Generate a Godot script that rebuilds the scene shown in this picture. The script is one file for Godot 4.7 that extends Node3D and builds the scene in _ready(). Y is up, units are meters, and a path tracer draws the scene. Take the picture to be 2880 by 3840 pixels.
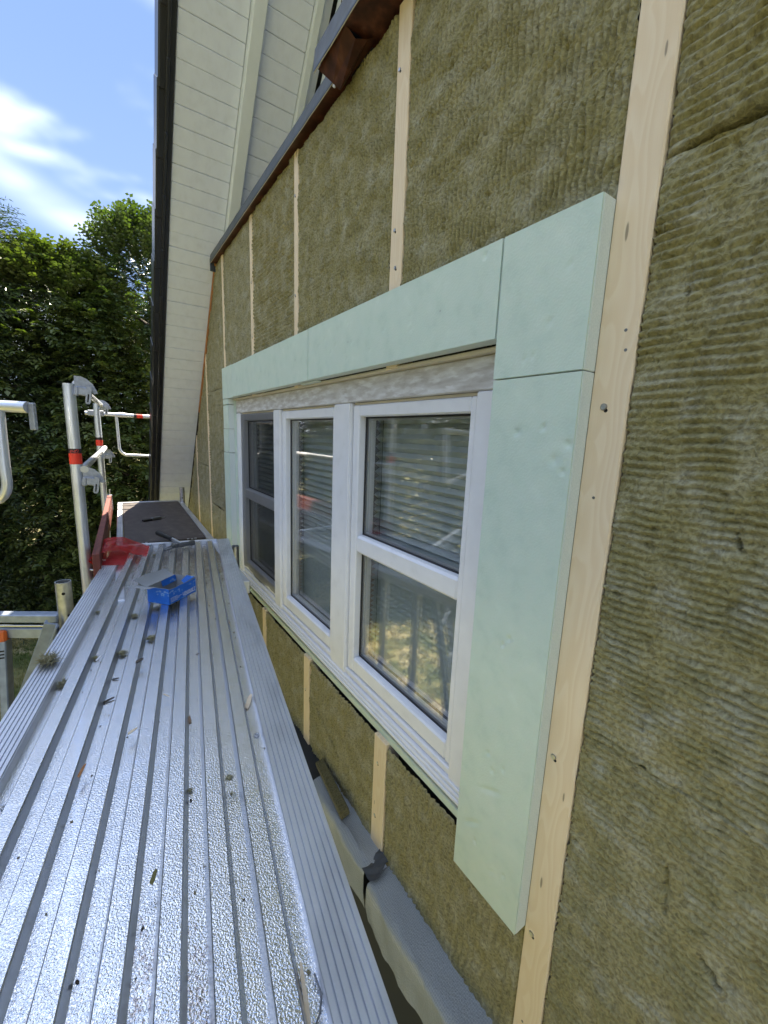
extends Node3D
# The camera stands at the origin; y = 0 is eye height, the lawn lies at y = -4.2. The insulated wall is the plane x = 0.74.

const GROUND := -4.2
const WX := 0.74            # face of the mineral wool
const DECK_TURN := 0.1634   # the near deck runs askew to the wall
const DECK_Y := -0.68
const RK := 0.78811         # roof line in the wall plane: z = RK * y + RB
const RB := -4.1595

var rng := RandomNumberGenerator.new()
var M := {}
var taken := {}
var nz := {}


# ---------------------------------------------------------------- geometry helpers
class Geo:
	var v := PackedVector3Array()
	var n := PackedVector3Array()
	var t := PackedVector2Array()
	var t2 := PackedVector2Array()
	var c := PackedColorArray()
	var xf := Transform3D.IDENTITY
	var uvo := Vector2.ZERO

	func push(p: Vector3, nn: Vector3, uv: Vector2) -> void:
		v.append(xf * p)
		n.append((xf.basis * nn).normalized())
		t.append(uv + uvo)

	func tri(a: Vector3, b: Vector3, d: Vector3, ua: Vector2, ub: Vector2, ud: Vector2, out: Vector3) -> void:
		var nn := (d - a).cross(b - a)
		if nn.length_squared() < 1e-18:
			return
		nn = nn.normalized()
		if nn.dot(out) < 0.0:
			nn = -nn
			push(a, nn, ua); push(d, nn, ud); push(b, nn, ub)
		else:
			push(a, nn, ua); push(b, nn, ub); push(d, nn, ud)

	func quad(a: Vector3, b: Vector3, d: Vector3, e: Vector3, ua: Vector2, ub: Vector2, ud: Vector2, ue: Vector2, out: Vector3) -> void:
		tri(a, b, d, ua, ub, ud, out)
		tri(a, d, e, ua, ud, ue, out)

	func mesh() -> ArrayMesh:
		# front faces run clockwise: turn the triangles that disagree with their normals
		for i in range(0, v.size(), 3):
			if (v[i + 2] - v[i]).cross(v[i + 1] - v[i]).dot(n[i] + n[i + 1] + n[i + 2]) < 0.0:
				var pv := v[i + 1]; v[i + 1] = v[i + 2]; v[i + 2] = pv
				var pn := n[i + 1]; n[i + 1] = n[i + 2]; n[i + 2] = pn
				var pt := t[i + 1]; t[i + 1] = t[i + 2]; t[i + 2] = pt
				if t2.size() == v.size():
					var p2 := t2[i + 1]; t2[i + 1] = t2[i + 2]; t2[i + 2] = p2
		var a := []
		a.resize(Mesh.ARRAY_MAX)
		a[Mesh.ARRAY_VERTEX] = v
		a[Mesh.ARRAY_NORMAL] = n
		a[Mesh.ARRAY_TEX_UV] = t
		if t2.size() == v.size():
			a[Mesh.ARRAY_TEX_UV2] = t2
		if c.size() == v.size():
			a[Mesh.ARRAY_COLOR] = c
		var m := ArrayMesh.new()
		m.add_surface_from_arrays(Mesh.PRIMITIVE_TRIANGLES, a)
		return m

	# box with chamfered edges; uv in metres, v along the axis "lng"
	func box(ce: Vector3, s: Vector3, ch := 0.002, b := Basis.IDENTITY, lng := 1) -> void:
		var h := s * 0.5
		var q: float = min(ch, min(h.x, min(h.y, h.z)) * 0.45)
		var P := func(sg: Vector3, ax: int) -> Vector3:
			var r := Vector3.ZERO
			for i in 3:
				r[i] = sg[i] * (h[i] - (0.0 if i == ax else q))
			return r
		var U := func(p: Vector3, ax: int) -> Vector2:
			if ax == lng:
				return Vector2(p[(lng + 1) % 3], p[(lng + 2) % 3])
			return Vector2(p[3 - ax - lng], p[lng])
		for ax in 3:
			var i1 := (ax + 1) % 3
			var i2 := (ax + 2) % 3
			for sg in [-1.0, 1.0]:
				var pts := []
				for k in [[-1, -1], [1, -1], [1, 1], [-1, 1]]:
					var w := Vector3.ZERO
					w[ax] = sg; w[i1] = k[0]; w[i2] = k[1]
					pts.append(P.call(w, ax))
				var o := Vector3.ZERO
				o[ax] = sg
				quad(ce + b * pts[0], ce + b * pts[1], ce + b * pts[2], ce + b * pts[3], U.call(pts[0], ax), U.call(pts[1], ax), U.call(pts[2], ax), U.call(pts[3], ax), b * o)
		if ch <= 0.0:
			return
		for cx in 3:
			var a1 := (cx + 1) % 3
			var a2 := (cx + 2) % 3
			for s1 in [-1.0, 1.0]:
				for s2 in [-1.0, 1.0]:
					var lo := Vector3.ZERO
					var hi := Vector3.ZERO
					lo[cx] = -1; hi[cx] = 1
					lo[a1] = s1; hi[a1] = s1
					lo[a2] = s2; hi[a2] = s2
					var o := Vector3.ZERO
					o[a1] = s1; o[a2] = s2
					var p0: Vector3 = P.call(lo, a1)
					var p1: Vector3 = P.call(hi, a1)
					var p2: Vector3 = P.call(hi, a2)
					var p3: Vector3 = P.call(lo, a2)
					quad(ce + b * p0, ce + b * p1, ce + b * p2, ce + b * p3, U.call(p0, a1), U.call(p1, a1), U.call(p2, a1), U.call(p3, a1), b * o)
		for sx in [-1.0, 1.0]:
			for sy in [-1.0, 1.0]:
				for sz in [-1.0, 1.0]:
					var sg := Vector3(sx, sy, sz)
					var p0: Vector3 = P.call(sg, 0)
					var p1: Vector3 = P.call(sg, 1)
					var p2: Vector3 = P.call(sg, 2)
					tri(ce + b * p0, ce + b * p1, ce + b * p2, U.call(p0, 0), U.call(p1, 0), U.call(p2, 0), b * sg)

	# round tube through points; hollow ends show the bore
	func tube(pts: Array, r, seg := 16, hollow := false, cap := true) -> void:
		var m := pts.size()
		var rings := []
		var nrm := []
		var up := Vector3.UP
		var d0: Vector3 = (pts[1] - pts[0]).normalized()
		if absf(d0.dot(up)) > 0.9:
			up = Vector3.RIGHT
		var x := d0.cross(up).normalized()
		var ln := 0.0
		var lens := []
		for i in m:
			var dd: Vector3
			if i == 0:
				dd = d0
			elif i == m - 1:
				dd = (pts[i] - pts[i - 1]).normalized()
			else:
				dd = ((pts[i + 1] - pts[i]).normalized() + (pts[i] - pts[i - 1]).normalized()).normalized()
			x = (x - dd * x.dot(dd)).normalized()
			var y := dd.cross(x)
			if i > 0:
				ln += pts[i].distance_to(pts[i - 1])
			lens.append(ln)
			var rr: float = r[i] if r is Array else r
			var ring := []
			var nn := []
			for k in seg + 1:
				var a := TAU * k / seg
				var o := x * cos(a) + y * sin(a)
				ring.append(pts[i] + o * rr)
				nn.append(o)
			rings.append(ring)
			nrm.append(nn)
		var rad: float = r[0] if r is Array else r
		for i in m - 1:
			for k in seg:
				var ua := Vector2(TAU * rad * k / seg, lens[i])
				var ub := Vector2(TAU * rad * (k + 1) / seg, lens[i])
				var uc := Vector2(TAU * rad * (k + 1) / seg, lens[i + 1])
				var ud := Vector2(TAU * rad * k / seg, lens[i + 1])
				push(rings[i][k], nrm[i][k], ua); push(rings[i][k + 1], nrm[i][k + 1], ub); push(rings[i + 1][k + 1], nrm[i + 1][k + 1], uc)
				push(rings[i][k], nrm[i][k], ua); push(rings[i + 1][k + 1], nrm[i + 1][k + 1], uc); push(rings[i + 1][k], nrm[i + 1][k], ud)
		if not cap:
			return
		for e in [0, m - 1]:
			var dd: Vector3 = -d0 if e == 0 else (pts[m - 1] - pts[m - 2]).normalized()
			var ce: Vector3 = pts[e]
			var inn: float = rad * 0.86 if hollow else 0.0
			for k in seg:
				var a: Vector3 = rings[e][k]
				var b: Vector3 = rings[e][k + 1]
				var a2 := ce + (a - ce) / rad * inn
				var b2 := ce + (b - ce) / rad * inn
				quad(a, b, b2, a2, Vector2(0, 0), Vector2(0.01, 0), Vector2(0.01, 0.01), Vector2(0, 0.01), dd)
				if hollow:
					var dp := dd * -0.25
					quad(a2, b2, b2 + dp, a2 + dp, Vector2(0, 0), Vector2(0.01, 0), Vector2(0.01, 0.2), Vector2(0, 0.2), ce - a)

	# a 2-D outline extruded by depth along the frame's z
	func prism(poly: PackedVector2Array, depth: float, fr: Transform3D) -> void:
		var idx := Geometry2D.triangulate_polygon(poly)
		var z := fr.basis.z.normalized()
		for i in range(0, idx.size(), 3):
			for sd in [0.0, 1.0]:
				var p := []
				for k in 3:
					var q := poly[idx[i + k]]
					p.append(fr * Vector3(q.x, q.y, depth * sd))
				tri(p[0], p[1], p[2], poly[idx[i]], poly[idx[i + 1]], poly[idx[i + 2]], z if sd > 0.5 else -z)
		var cw := Geometry2D.is_polygon_clockwise(poly)
		for i in poly.size():
			var a := poly[i]
			var b := poly[(i + 1) % poly.size()]
			var e := b - a
			var o2 := Vector2(e.y, -e.x)
			if cw:
				o2 = -o2
			var o := fr.basis * Vector3(o2.x, o2.y, 0)
			quad(fr * Vector3(a.x, a.y, 0), fr * Vector3(b.x, b.y, 0), fr * Vector3(b.x, b.y, depth), fr * Vector3(a.x, a.y, depth), Vector2(0, a.y), Vector2(e.length(), a.y), Vector2(e.length(), a.y + depth), Vector2(0, a.y + depth), o)

	# open profile (list of Vector2 = across, up) extruded from s0 to s1 along the frame's -z; normals flat
	func profile(pr: Array, s0: float, s1: float, outer := true) -> void:
		for i in pr.size() - 1:
			var a: Vector2 = pr[i]
			var b: Vector2 = pr[i + 1]
			var o := Vector3(-(b.y - a.y), b.x - a.x, 0)
			if not outer:
				o = -o
			quad(Vector3(a.x, a.y, -s0), Vector3(b.x, b.y, -s0), Vector3(b.x, b.y, -s1), Vector3(a.x, a.y, -s1), Vector2(a.x, s0), Vector2(b.x, s0), Vector2(b.x, s1), Vector2(a.x, s1), o)

	# smooth grid of points pt[j][i]; uv[j][i]
	func grid(pt: Array, uv: Array, flip := false) -> void:
		var nj := pt.size()
		var ni: int = pt[0].size()
		var nn := []
		for j in nj:
			var row := []
			for i in ni:
				var du: Vector3 = pt[j][min(i + 1, ni - 1)] - pt[j][max(i - 1, 0)]
				var dv: Vector3 = pt[min(j + 1, nj - 1)][i] - pt[max(j - 1, 0)][i]
				var q := du.cross(dv)
				q = q.normalized() if q.length_squared() > 1e-20 else Vector3.UP
				row.append(-q if flip else q)
			nn.append(row)
		for j in nj - 1:
			for i in ni - 1:
				var o := [[j, i], [j, i + 1], [j + 1, i + 1], [j + 1, i]]
				if not flip:
					o = [[j, i], [j + 1, i], [j + 1, i + 1], [j, i + 1]]
				for k in [0, 1, 2, 0, 2, 3]:
					var w: Array = o[k]
					push(pt[w[0]][w[1]], nn[w[0]][w[1]], uv[w[0]][w[1]])


func numbered(called: String) -> String:
	if not taken.has(called):
		taken[called] = 0
		return called
	taken[called] += 1
	return "%s_%03d" % [called, taken[called]]


func tag(o: Node, label: String, category: String, group := "") -> void:
	o.set_meta("label", label)
	o.set_meta("category", category)
	if group != "":
		o.set_meta("group", group)


func thing(called: String, label: String, category: String, at := Vector3.ZERO, group := "") -> Node3D:
	var o := Node3D.new()
	o.name = numbered(called)
	add_child(o)
	o.position = at
	tag(o, label, category, group)
	return o


func part(called: String, g: Geo, m: Material, parent: Node) -> MeshInstance3D:
	return inst(called, g.mesh(), m, parent)


func inst(called: String, me: Mesh, m: Material, parent: Node) -> MeshInstance3D:
	var o := MeshInstance3D.new()
	o.mesh = me
	o.material_override = m
	o.name = numbered(called) if parent == self else called
	parent.add_child(o, true)
	return o


func bx(called: String, ce: Vector3, s: Vector3, m: Material, parent: Node, ch := 0.002, b := Basis.IDENTITY, lng := 1) -> MeshInstance3D:
	var g := Geo.new()
	g.uvo = Vector2(rng.randf() * 3.0, rng.randf() * 3.0)
	g.box(ce, s, ch, b, lng)
	return part(called, g, m, parent)


func tb(called: String, pts: Array, r, m: Material, parent: Node, hollow := false, seg := 16) -> MeshInstance3D:
	var g := Geo.new()
	g.tube(pts, r, seg, hollow)
	return part(called, g, m, parent)


# box between two corners
func bb(called: String, a: Vector3, b: Vector3, m: Material, parent: Node, ch := 0.002, lng := 1) -> MeshInstance3D:
	return bx(called, (a + b) * 0.5, (b - a).abs(), m, parent, ch, Basis.IDENTITY, lng)


func lin(r: float, g: float, b: float) -> Color:
	return Color(r, g, b).linear_to_srgb()


func noise(seed_: int, freq: float, kind := FastNoiseLite.TYPE_SIMPLEX_SMOOTH, oct := 1, fractal := FastNoiseLite.FRACTAL_FBM) -> FastNoiseLite:
	var f := FastNoiseLite.new()
	f.seed = seed_
	f.frequency = freq
	f.noise_type = kind
	f.fractal_type = fractal if oct > 1 else FastNoiseLite.FRACTAL_NONE
	f.fractal_octaves = oct
	return f


func noise_img(f: FastNoiseLite, size: int) -> Image:
	return f.get_seamless_image(size, size, false, false, 0.15, true)


func tex(im: Image) -> ImageTexture:
	im.generate_mipmaps()
	return ImageTexture.create_from_image(im)


func mat(col: Color, rough := 0.8, metal := 0.0) -> StandardMaterial3D:
	var m := StandardMaterial3D.new()
	m.albedo_color = col
	m.roughness = rough
	m.metallic = metal
	return m


func tri_map(m: StandardMaterial3D, per_m: float) -> void:
	m.uv1_triplanar = true
	m.uv1_world_triplanar = true
	m.uv1_scale = Vector3.ONE * per_m


func bump(m: StandardMaterial3D, t: Texture2D, cm: float) -> void:
	m.heightmap_enabled = true
	m.heightmap_texture = t
	m.heightmap_scale = cm


# colour image from a grey noise image through a ramp of [position, colour] (sRGB)
func ramp_img(im: Image, stops: Array) -> Image:
	var g := Gradient.new()
	var off := PackedFloat32Array()
	var cs := PackedColorArray()
	for s in stops:
		off.append(s[0]); cs.append(s[1])
	g.offsets = off
	g.colors = cs
	var lut := []
	for i in 256:
		lut.append(g.sample(i / 255.0))
	var src := im.duplicate() as Image
	src.convert(Image.FORMAT_L8)
	var d := src.get_data()
	var w := src.get_width()
	var h := src.get_height()
	var o := PackedByteArray()
	o.resize(w * h * 3)
	for i in w * h:
		var cc: Color = lut[d[i]]
		o[i * 3] = int(clampf(cc.r, 0, 1) * 255.0)
		o[i * 3 + 1] = int(clampf(cc.g, 0, 1) * 255.0)
		o[i * 3 + 2] = int(clampf(cc.b, 0, 1) * 255.0)
	return Image.create_from_data(w, h, false, Image.FORMAT_RGB8, o)


func wood_img(seed_: int, base: Color, dark: Color, rings: float, knots: int) -> Image:
	var w := 192
	var h := 1024
	var a := noise(seed_, 0.9)
	var b := noise(seed_ + 1, 5.0)
	var r := RandomNumberGenerator.new()
	r.seed = seed_
	var kn := []
	for i in knots:
		kn.append([r.randf(), r.randf(), 0.02 + 0.03 * r.randf()])
	var o := PackedByteArray()
	o.resize(w * h * 3)
	for y in h:
		var v := float(y) / h
		# closes on itself along v
		var wob := sin(v * TAU) * 0.4 + sin(v * TAU * 2.0 + 1.0) * 0.25
		for x in w:
			var u := float(x) / w
			var mir := absf(u * 2.0 - 1.0)
			var vv := absf(v * 2.0 - 1.0) * 2.0
			var q := mir * rings + wob + a.get_noise_2d(mir * 1.6, vv * 1.3) * 1.6
			var k := 0.0
			for kk in kn:
				var du: float = (u - kk[0]) * 0.35
				var dv: float = v - kk[1]
				var d2 := sqrt(du * du * 4.0 + dv * dv)
				q += 0.9 * exp(-d2 / kk[2])
				k = max(k, 1.0 - smoothstep(kk[2] * 0.25, kk[2] * 0.42, d2))
			var f := q - floorf(q)
			var g := smoothstep(0.0, 0.75, f) * (1.0 - smoothstep(0.86, 1.0, f)) * 0.55
			g += (b.get_noise_2d(mir * 14.0, vv * 0.7) * 0.5 + 0.5) * 0.3
			var cc := base.lerp(dark, clampf(g, 0, 1)).lerp(dark.darkened(0.45), k * 0.7)
			var i3 := (y * w + x) * 3
			o[i3] = int(cc.r * 255.0); o[i3 + 1] = int(cc.g * 255.0); o[i3 + 2] = int(cc.b * 255.0)
	return Image.create_from_data(w, h, false, Image.FORMAT_RGB8, o)


func _ready() -> void:
	rng.seed = 20240611
	# ------------------------------------------------------------ camera
	var cam := Camera3D.new()
	cam.name = "camera"
	cam.keep_aspect = Camera3D.KEEP_HEIGHT
	cam.fov = 102.668
	cam.near = 0.02
	cam.far = 400.0
	cam.transform = Transform3D(Basis(Vector3(0.82635, 0.03889, 0.56182), Vector3(0.06949, 0.98295, -0.17026), Vector3(-0.55886, 0.17973, 0.80955)).orthonormalized(), Vector3.ZERO)
	add_child(cam)
	cam.current = true
	# ------------------------------------------------------------ sky, sun, exposure
	var we := WorldEnvironment.new()
	we.name = "environment"
	var env := Environment.new()
	env.background_mode = Environment.BG_SKY
	var sky := Sky.new()
	var pano := PanoramaSkyMaterial.new()
	pano.panorama = ImageTexture.create_from_image(sky_image())
	pano.energy_multiplier = 1.0
	sky.sky_material = pano
	env.sky = sky
	env.background_energy_multiplier = 1.0
	env.tonemap_mode = Environment.TONE_MAPPER_LINEAR
	env.tonemap_exposure = 4.2
	env.sdfgi_enabled = true
	env.ssao_enabled = true
	env.ssil_enabled = true
	we.environment = env
	add_child(we)
	var sun := DirectionalLight3D.new()
	sun.name = "sun"
	sun.light_energy = 1.6
	sun.light_color = Color(1.0, 0.95, 0.86)
	sun.light_angular_distance = 0.5
	sun.shadow_enabled = true
	var to_sun := Vector3(0.36, 1.0, -0.54).normalized()
	sun.transform.basis = Basis.looking_at(-to_sun, Vector3.UP)
	add_child(sun)
	# ------------------------------------------------------------ the place
	materials()
	build_ground()
	build_house()
	build_overhang()
	build_wool_wall()
	build_foam()
	build_window()
	build_flashing()
	build_ledge()
	build_decks()
	build_scaffold()
	build_deck_things()
	build_trees()


func sky_image() -> Image:
	var w := 1024
	var h := 512
	var im := Image.create(w, h, false, Image.FORMAT_RGBF)
	var wisp := noise(111, 1.0, FastNoiseLite.TYPE_SIMPLEX_SMOOTH, 5)
	var wisp2 := noise(112, 1.0, FastNoiseLite.TYPE_SIMPLEX_SMOOTH, 3)
	var hor := Color(0.182, 0.232, 0.310)
	var low := Color(0.106, 0.158, 0.276)
	var mid := Color(0.083, 0.131, 0.256)
	var top := Color(0.080, 0.132, 0.262)
	for y in h:
		var el := (0.5 - (y + 0.5) / h) * 180.0
		for x in w:
			var az := wrapf((x + 0.5) / w * 360.0, -180.0, 180.0)
			var c: Color
			if el < 0.0:
				c = Color(0.12, 0.12, 0.08)
			elif el < 16.0:
				c = hor.lerp(low, smoothstep(0.0, 16.0, el))
			elif el < 40.0:
				c = low.lerp(mid, smoothstep(16.0, 40.0, el))
			else:
				c = mid.lerp(top, smoothstep(40.0, 90.0, el))
			if el > 0.0:
				var d := Vector3(sin(deg_to_rad(az)) * cos(deg_to_rad(el)), sin(deg_to_rad(el)), -cos(deg_to_rad(az)) * cos(deg_to_rad(el)))
				# thin cloud, drawn out along a slant; the same weather all round
				var p := d / (d.y + 0.35)
				var s := Vector3(p.x * 2.2 + p.z * 0.6, 0.0, p.z * 5.0 - p.x * 1.2)
				var a := wisp.get_noise_2d(s.x, s.z) * 0.5 + 0.5
				var big := wisp2.get_noise_2d(s.x * 0.35 + 7.0, s.z * 0.35) * 0.5 + 0.5
				var m := smoothstep(0.46, 0.70, a * 0.45 + big * 0.60) * 0.9
				# the wisp over the trees
				var cl := 21.6 - (az + 6.0) * 0.30 + 0.03 * (az + 2.0) * (az + 2.0)
				var band := exp(-pow((el - cl) / (1.25 - 0.06 * az), 2.0)) * (1.0 - smoothstep(0.0, 5.5, az)) * smoothstep(-40.0, -8.0, az)
				var hl := exp(-pow((el - 24.4) / 1.6, 2.0) - pow((az + 7.5) / 2.6, 2.0)) * 0.6
				m = max(m, clampf((band * 0.62 + hl * 0.12) * (0.05 + 1.2 * a), 0.0, 1.0))
				c = c.lerp(Color(0.49, 0.52, 0.565), clampf(m, 0.0, 0.92))
			im.set_pixel(x, y, c)
	return im


# ---------------------------------------------------------------- materials
func materials() -> void:
	# mineral wool: vertex colours carry the patches, the texture the fibres
	var fib := noise(5, 0.02, FastNoiseLite.TYPE_SIMPLEX, 4, FastNoiseLite.FRACTAL_RIDGED)
	fib.domain_warp_enabled = true
	fib.domain_warp_amplitude = 40.0
	fib.domain_warp_frequency = 0.012
	var fimg := noise_img(fib, 512)
	var wool := mat(Color.WHITE, 0.95)
	wool.vertex_color_use_as_albedo = true
	wool.albedo_texture = tex(ramp_img(fimg, [[0.0, Color(0.62, 0.60, 0.54)], [0.35, Color(0.85, 0.84, 0.80)], [0.65, Color(1, 1, 1)], [1.0, Color(1, 1, 1)]]))
	tri_map(wool, 5.0)
	bump(wool, tex(fimg), 0.38)
	wool.rim_enabled = true
	wool.rim = 0.25
	wool.rim_tint = 0.7
	M.wool = wool
	# pine battens
	M.pine = []
	for i in 3:
		var p := mat(Color.WHITE, 0.62)
		var im := wood_img(31 + i * 7, lin(0.80, 0.67, 0.48), lin(0.73, 0.575, 0.375), 3.0 + i, 4)
		p.albedo_texture = tex(im)
		p.uv1_scale = Vector3(1.0 / 0.16, 1.0 / 1.3, 1)
		M.pine.append(p)
	var ed := mat(Color.WHITE, 0.8)
	ed.albedo_texture = tex(wood_img(77, lin(0.42, 0.30, 0.20), lin(0.25, 0.16, 0.10), 7.0, 1))
	ed.uv1_scale = Vector3(1.0 / 0.2, 1.0 / 1.0, 1)
	M.oldwood = ed
	var og := mat(Color.WHITE, 0.7)
	og.albedo_texture = tex(wood_img(78, lin(0.45, 0.21, 0.07), lin(0.30, 0.12, 0.04), 5.0, 1))
	og.uv1_scale = Vector3(1.0 / 0.2, 1.0 / 1.0, 1)
	M.orangewood = og
	# extruded foam board
	var fo := noise(9, 0.012, FastNoiseLite.TYPE_SIMPLEX_SMOOTH, 4)
	var foi := noise_img(fo, 512)
	var foam := mat(Color.WHITE, 0.55)
	foam.albedo_texture = tex(ramp_img(foi, [[0.0, lin(0.36, 0.42, 0.38)], [0.05, lin(0.53, 0.65, 0.565)], [0.4, lin(0.575, 0.69, 0.60)], [0.7, lin(0.59, 0.70, 0.61)], [1.0, lin(0.62, 0.73, 0.64)]]))
	tri_map(foam, 2.2)
	var grain := noise_img(noise(10, 0.12, FastNoiseLite.TYPE_SIMPLEX, 3), 512)
	bump(foam, tex(grain), 0.03)
	foam.subsurf_scatter_enabled = true
	foam.subsurf_scatter_strength = 0.12
	M.foam = foam
	# the cut edges: paler
	var fe := mat(Color.WHITE, 0.8)
	fe.albedo_texture = tex(ramp_img(grain, [[0.0, lin(0.58, 0.66, 0.62)], [1.0, lin(0.70, 0.76, 0.72)]]))
	tri_map(fe, 3.0)
	M.foam_cut = fe
	# window paint: white, worn on the frame
	var pn := noise_img(noise(21, 0.01, FastNoiseLite.TYPE_SIMPLEX_SMOOTH, 5), 512)
	var paint := mat(Color.WHITE, 0.42)
	paint.albedo_texture = tex(ramp_img(pn, [[0.0, lin(0.70, 0.71, 0.73)], [0.3, lin(0.76, 0.77, 0.80)], [1.0, lin(0.80, 0.81, 0.84)]]))
	tri_map(paint, 2.0)
	bump(paint, tex(noise_img(noise(22, 0.05, FastNoiseLite.TYPE_SIMPLEX, 3), 256)), 0.015)
	M.paint = paint
	var wn := noise(23, 0.016, FastNoiseLite.TYPE_SIMPLEX, 5)
	wn.domain_warp_enabled = true
	wn.domain_warp_amplitude = 30.0
	var worn := mat(Color.WHITE, 0.7)
	worn.albedo_texture = tex(ramp_img(noise_img(wn, 512), [[0.0, lin(0.42, 0.39, 0.36)], [0.35, lin(0.52, 0.50, 0.48)], [0.6, lin(0.60, 0.59, 0.58)], [0.8, lin(0.68, 0.68, 0.68)], [1.0, lin(0.74, 0.75, 0.77)]]))
	worn.uv1_triplanar = true
	worn.uv1_world_triplanar = true
	worn.uv1_scale = Vector3(2.0, 4.0, 1.1)
	M.worn = worn
	M.cream = mat(lin(0.62, 0.56, 0.44), 0.6)
	M.rubber = mat(lin(0.02, 0.02, 0.022), 0.6)
	M.alu_spacer = mat(lin(0.5, 0.52, 0.53), 0.35, 0.8)
	var glass := mat(Color(1, 1, 1, 0.0), 0.0)
	glass.transparency = BaseMaterial3D.TRANSPARENCY_ALPHA
	M.glass = glass
	var screen := mat(Color(0.05, 0.055, 0.06, 0.55), 0.9)
	screen.transparency = BaseMaterial3D.TRANSPARENCY_ALPHA
	M.screen = screen
	var sfr := mat(lin(0.16, 0.17, 0.18), 0.5)
	M.screen_frame = sfr
	var bl := mat(lin(0.40, 0.45, 0.43), 0.8)
	bl.backlight_enabled = true
	bl.backlight = Color(0.2, 0.2, 0.2)
	M.blind = bl
	M.black = mat(lin(0.012, 0.012, 0.013), 0.55)
	# soffit paint
	var so := mat(Color.WHITE, 0.6)
	so.albedo_texture = tex(ramp_img(noise_img(noise(41, 0.02, FastNoiseLite.TYPE_SIMPLEX_SMOOTH, 5), 512), [[0.0, lin(0.65, 0.69, 0.76)], [0.4, lin(0.715, 0.765, 0.86)], [1.0, lin(0.75, 0.80, 0.88)]]))
	tri_map(so, 1.5)
	bump(so, tex(noise_img(noise(42, 0.09, FastNoiseLite.TYPE_SIMPLEX, 3), 256)), 0.06)
	M.soffit = so
	var sw := mat(Color.WHITE, 0.5)
	sw.albedo_texture = tex(ramp_img(pn, [[0.0, lin(0.66, 0.71, 0.72)], [1.0, lin(0.77, 0.82, 0.83)]]))
	tri_map(sw, 1.2)
	M.trimwhite = sw
	var ti := mat(lin(0.016, 0.017, 0.02), 0.32)
	M.tile = ti
	# metals
	var stain := noise_img(noise(51, 0.012, FastNoiseLite.TYPE_SIMPLEX, 5), 512)
	var stu := noise(52, 0.045, FastNoiseLite.TYPE_SIMPLEX, 2)
	stu.domain_warp_enabled = true
	stu.domain_warp_amplitude = 14.0
	stu.domain_warp_frequency = 0.03
	var stucco := noise_img(stu, 1024)
	M.stucco_tex = tex(stucco)
	var al := mat(Color.WHITE, 0.36, 1.0)
	al.albedo_texture = tex(ramp_img(stain, [[0.0, lin(0.62, 0.63, 0.65)], [0.4, lin(0.76, 0.77, 0.79)], [1.0, lin(0.82, 0.83, 0.85)]]))
	al.uv1_scale = Vector3(2.0, 2.0, 1)
	M.alu = al
	var al2 := mat(Color.WHITE, 0.42, 0.9)
	al2.albedo_texture = al.albedo_texture
	al2.uv1_scale = Vector3(1.2, 0.5, 1)
	al2.albedo_color = Color(0.97, 0.98, 1.0)
	M.alu_rail = al2
	M.alu_side = mat(lin(0.52, 0.54, 0.57), 0.28, 0.95)
	var gv := mat(Color.WHITE, 0.4, 0.95)
	var gn := noise(53, 0.03, FastNoiseLite.TYPE_CELLULAR, 2)
	gv.albedo_texture = tex(ramp_img(noise_img(gn, 256), [[0.0, lin(0.40, 0.42, 0.44)], [1.0, lin(0.60, 0.62, 0.64)]]))
	gv.uv1_scale = Vector3(5, 5, 1)
	M.galv = gv
	var gg := mat(Color(0.80, 0.84, 0.90), 0.45, 0.6)
	gg.albedo_texture = gv.albedo_texture
	gg.uv1_scale = Vector3(3, 3, 1)
	M.galv_grey = gg
	var gl := mat(Color.WHITE, 0.5, 0.55)
	gl.albedo_color = Color(0.86, 0.87, 0.9)
	gl.albedo_texture = gv.albedo_texture
	gl.uv1_scale = Vector3(8, 8, 1)
	M.galv_dull = gl
	M.steel_dark = mat(lin(0.20, 0.21, 0.22), 0.45, 0.9)
	M.zinc = mat(lin(0.55, 0.57, 0.60), 0.3, 1.0)
	M.bore = mat(lin(0.01, 0.01, 0.01), 0.9)
	M.redfilm_text = mat(lin(0.75, 0.6, 0.6), 0.5)
	var rf := mat(Color(lin(0.50, 0.02, 0.03), 0.82), 0.3)
	rf.transparency = BaseMaterial3D.TRANSPARENCY_ALPHA
	rf.backlight_enabled = true
	rf.backlight = Color(0.9, 0.25, 0.22)
	bump(rf, tex(noise_img(noise(61, 0.02, FastNoiseLite.TYPE_SIMPLEX_SMOOTH, 3), 256)), 0.25)
	tri_map(rf, 5.0)
	M.redfilm = rf
	var toe := mat(Color.WHITE, 0.6)
	toe.albedo_texture = tex(wood_img(91, lin(0.20, 0.05, 0.035), lin(0.12, 0.03, 0.025), 5.0, 1))
	toe.uv1_scale = Vector3(1.0 / 0.3, 1.0 / 1.6, 1)
	M.toe = toe
	var pl := mat(Color.WHITE, 0.55)
	pl.albedo_texture = tex(ramp_img(noise_img(noise(62, 0.01, FastNoiseLite.TYPE_SIMPLEX, 6), 512), [[0.0, lin(0.040, 0.031, 0.029)], [0.6, lin(0.065, 0.052, 0.048)], [0.85, lin(0.085, 0.070, 0.064)], [1.0, lin(0.15, 0.13, 0.12)]]))
	pl.uv1_scale = Vector3(2.2, 1.3, 1)
	M.ply = pl
	# cardboard
	var cb := mat(Color.WHITE, 0.6)
	cb.albedo_texture = tex(ramp_img(noise_img(noise(63, 0.014, FastNoiseLite.TYPE_SIMPLEX, 4), 256), [[0.0, lin(0.01, 0.12, 0.52)], [0.7, lin(0.012, 0.15, 0.60)], [0.80, lin(0.03, 0.2, 0.62)], [0.86, lin(0.42, 0.55, 0.70)], [1.0, lin(0.45, 0.58, 0.70)]]))
	tri_map(cb, 7.0)
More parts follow.
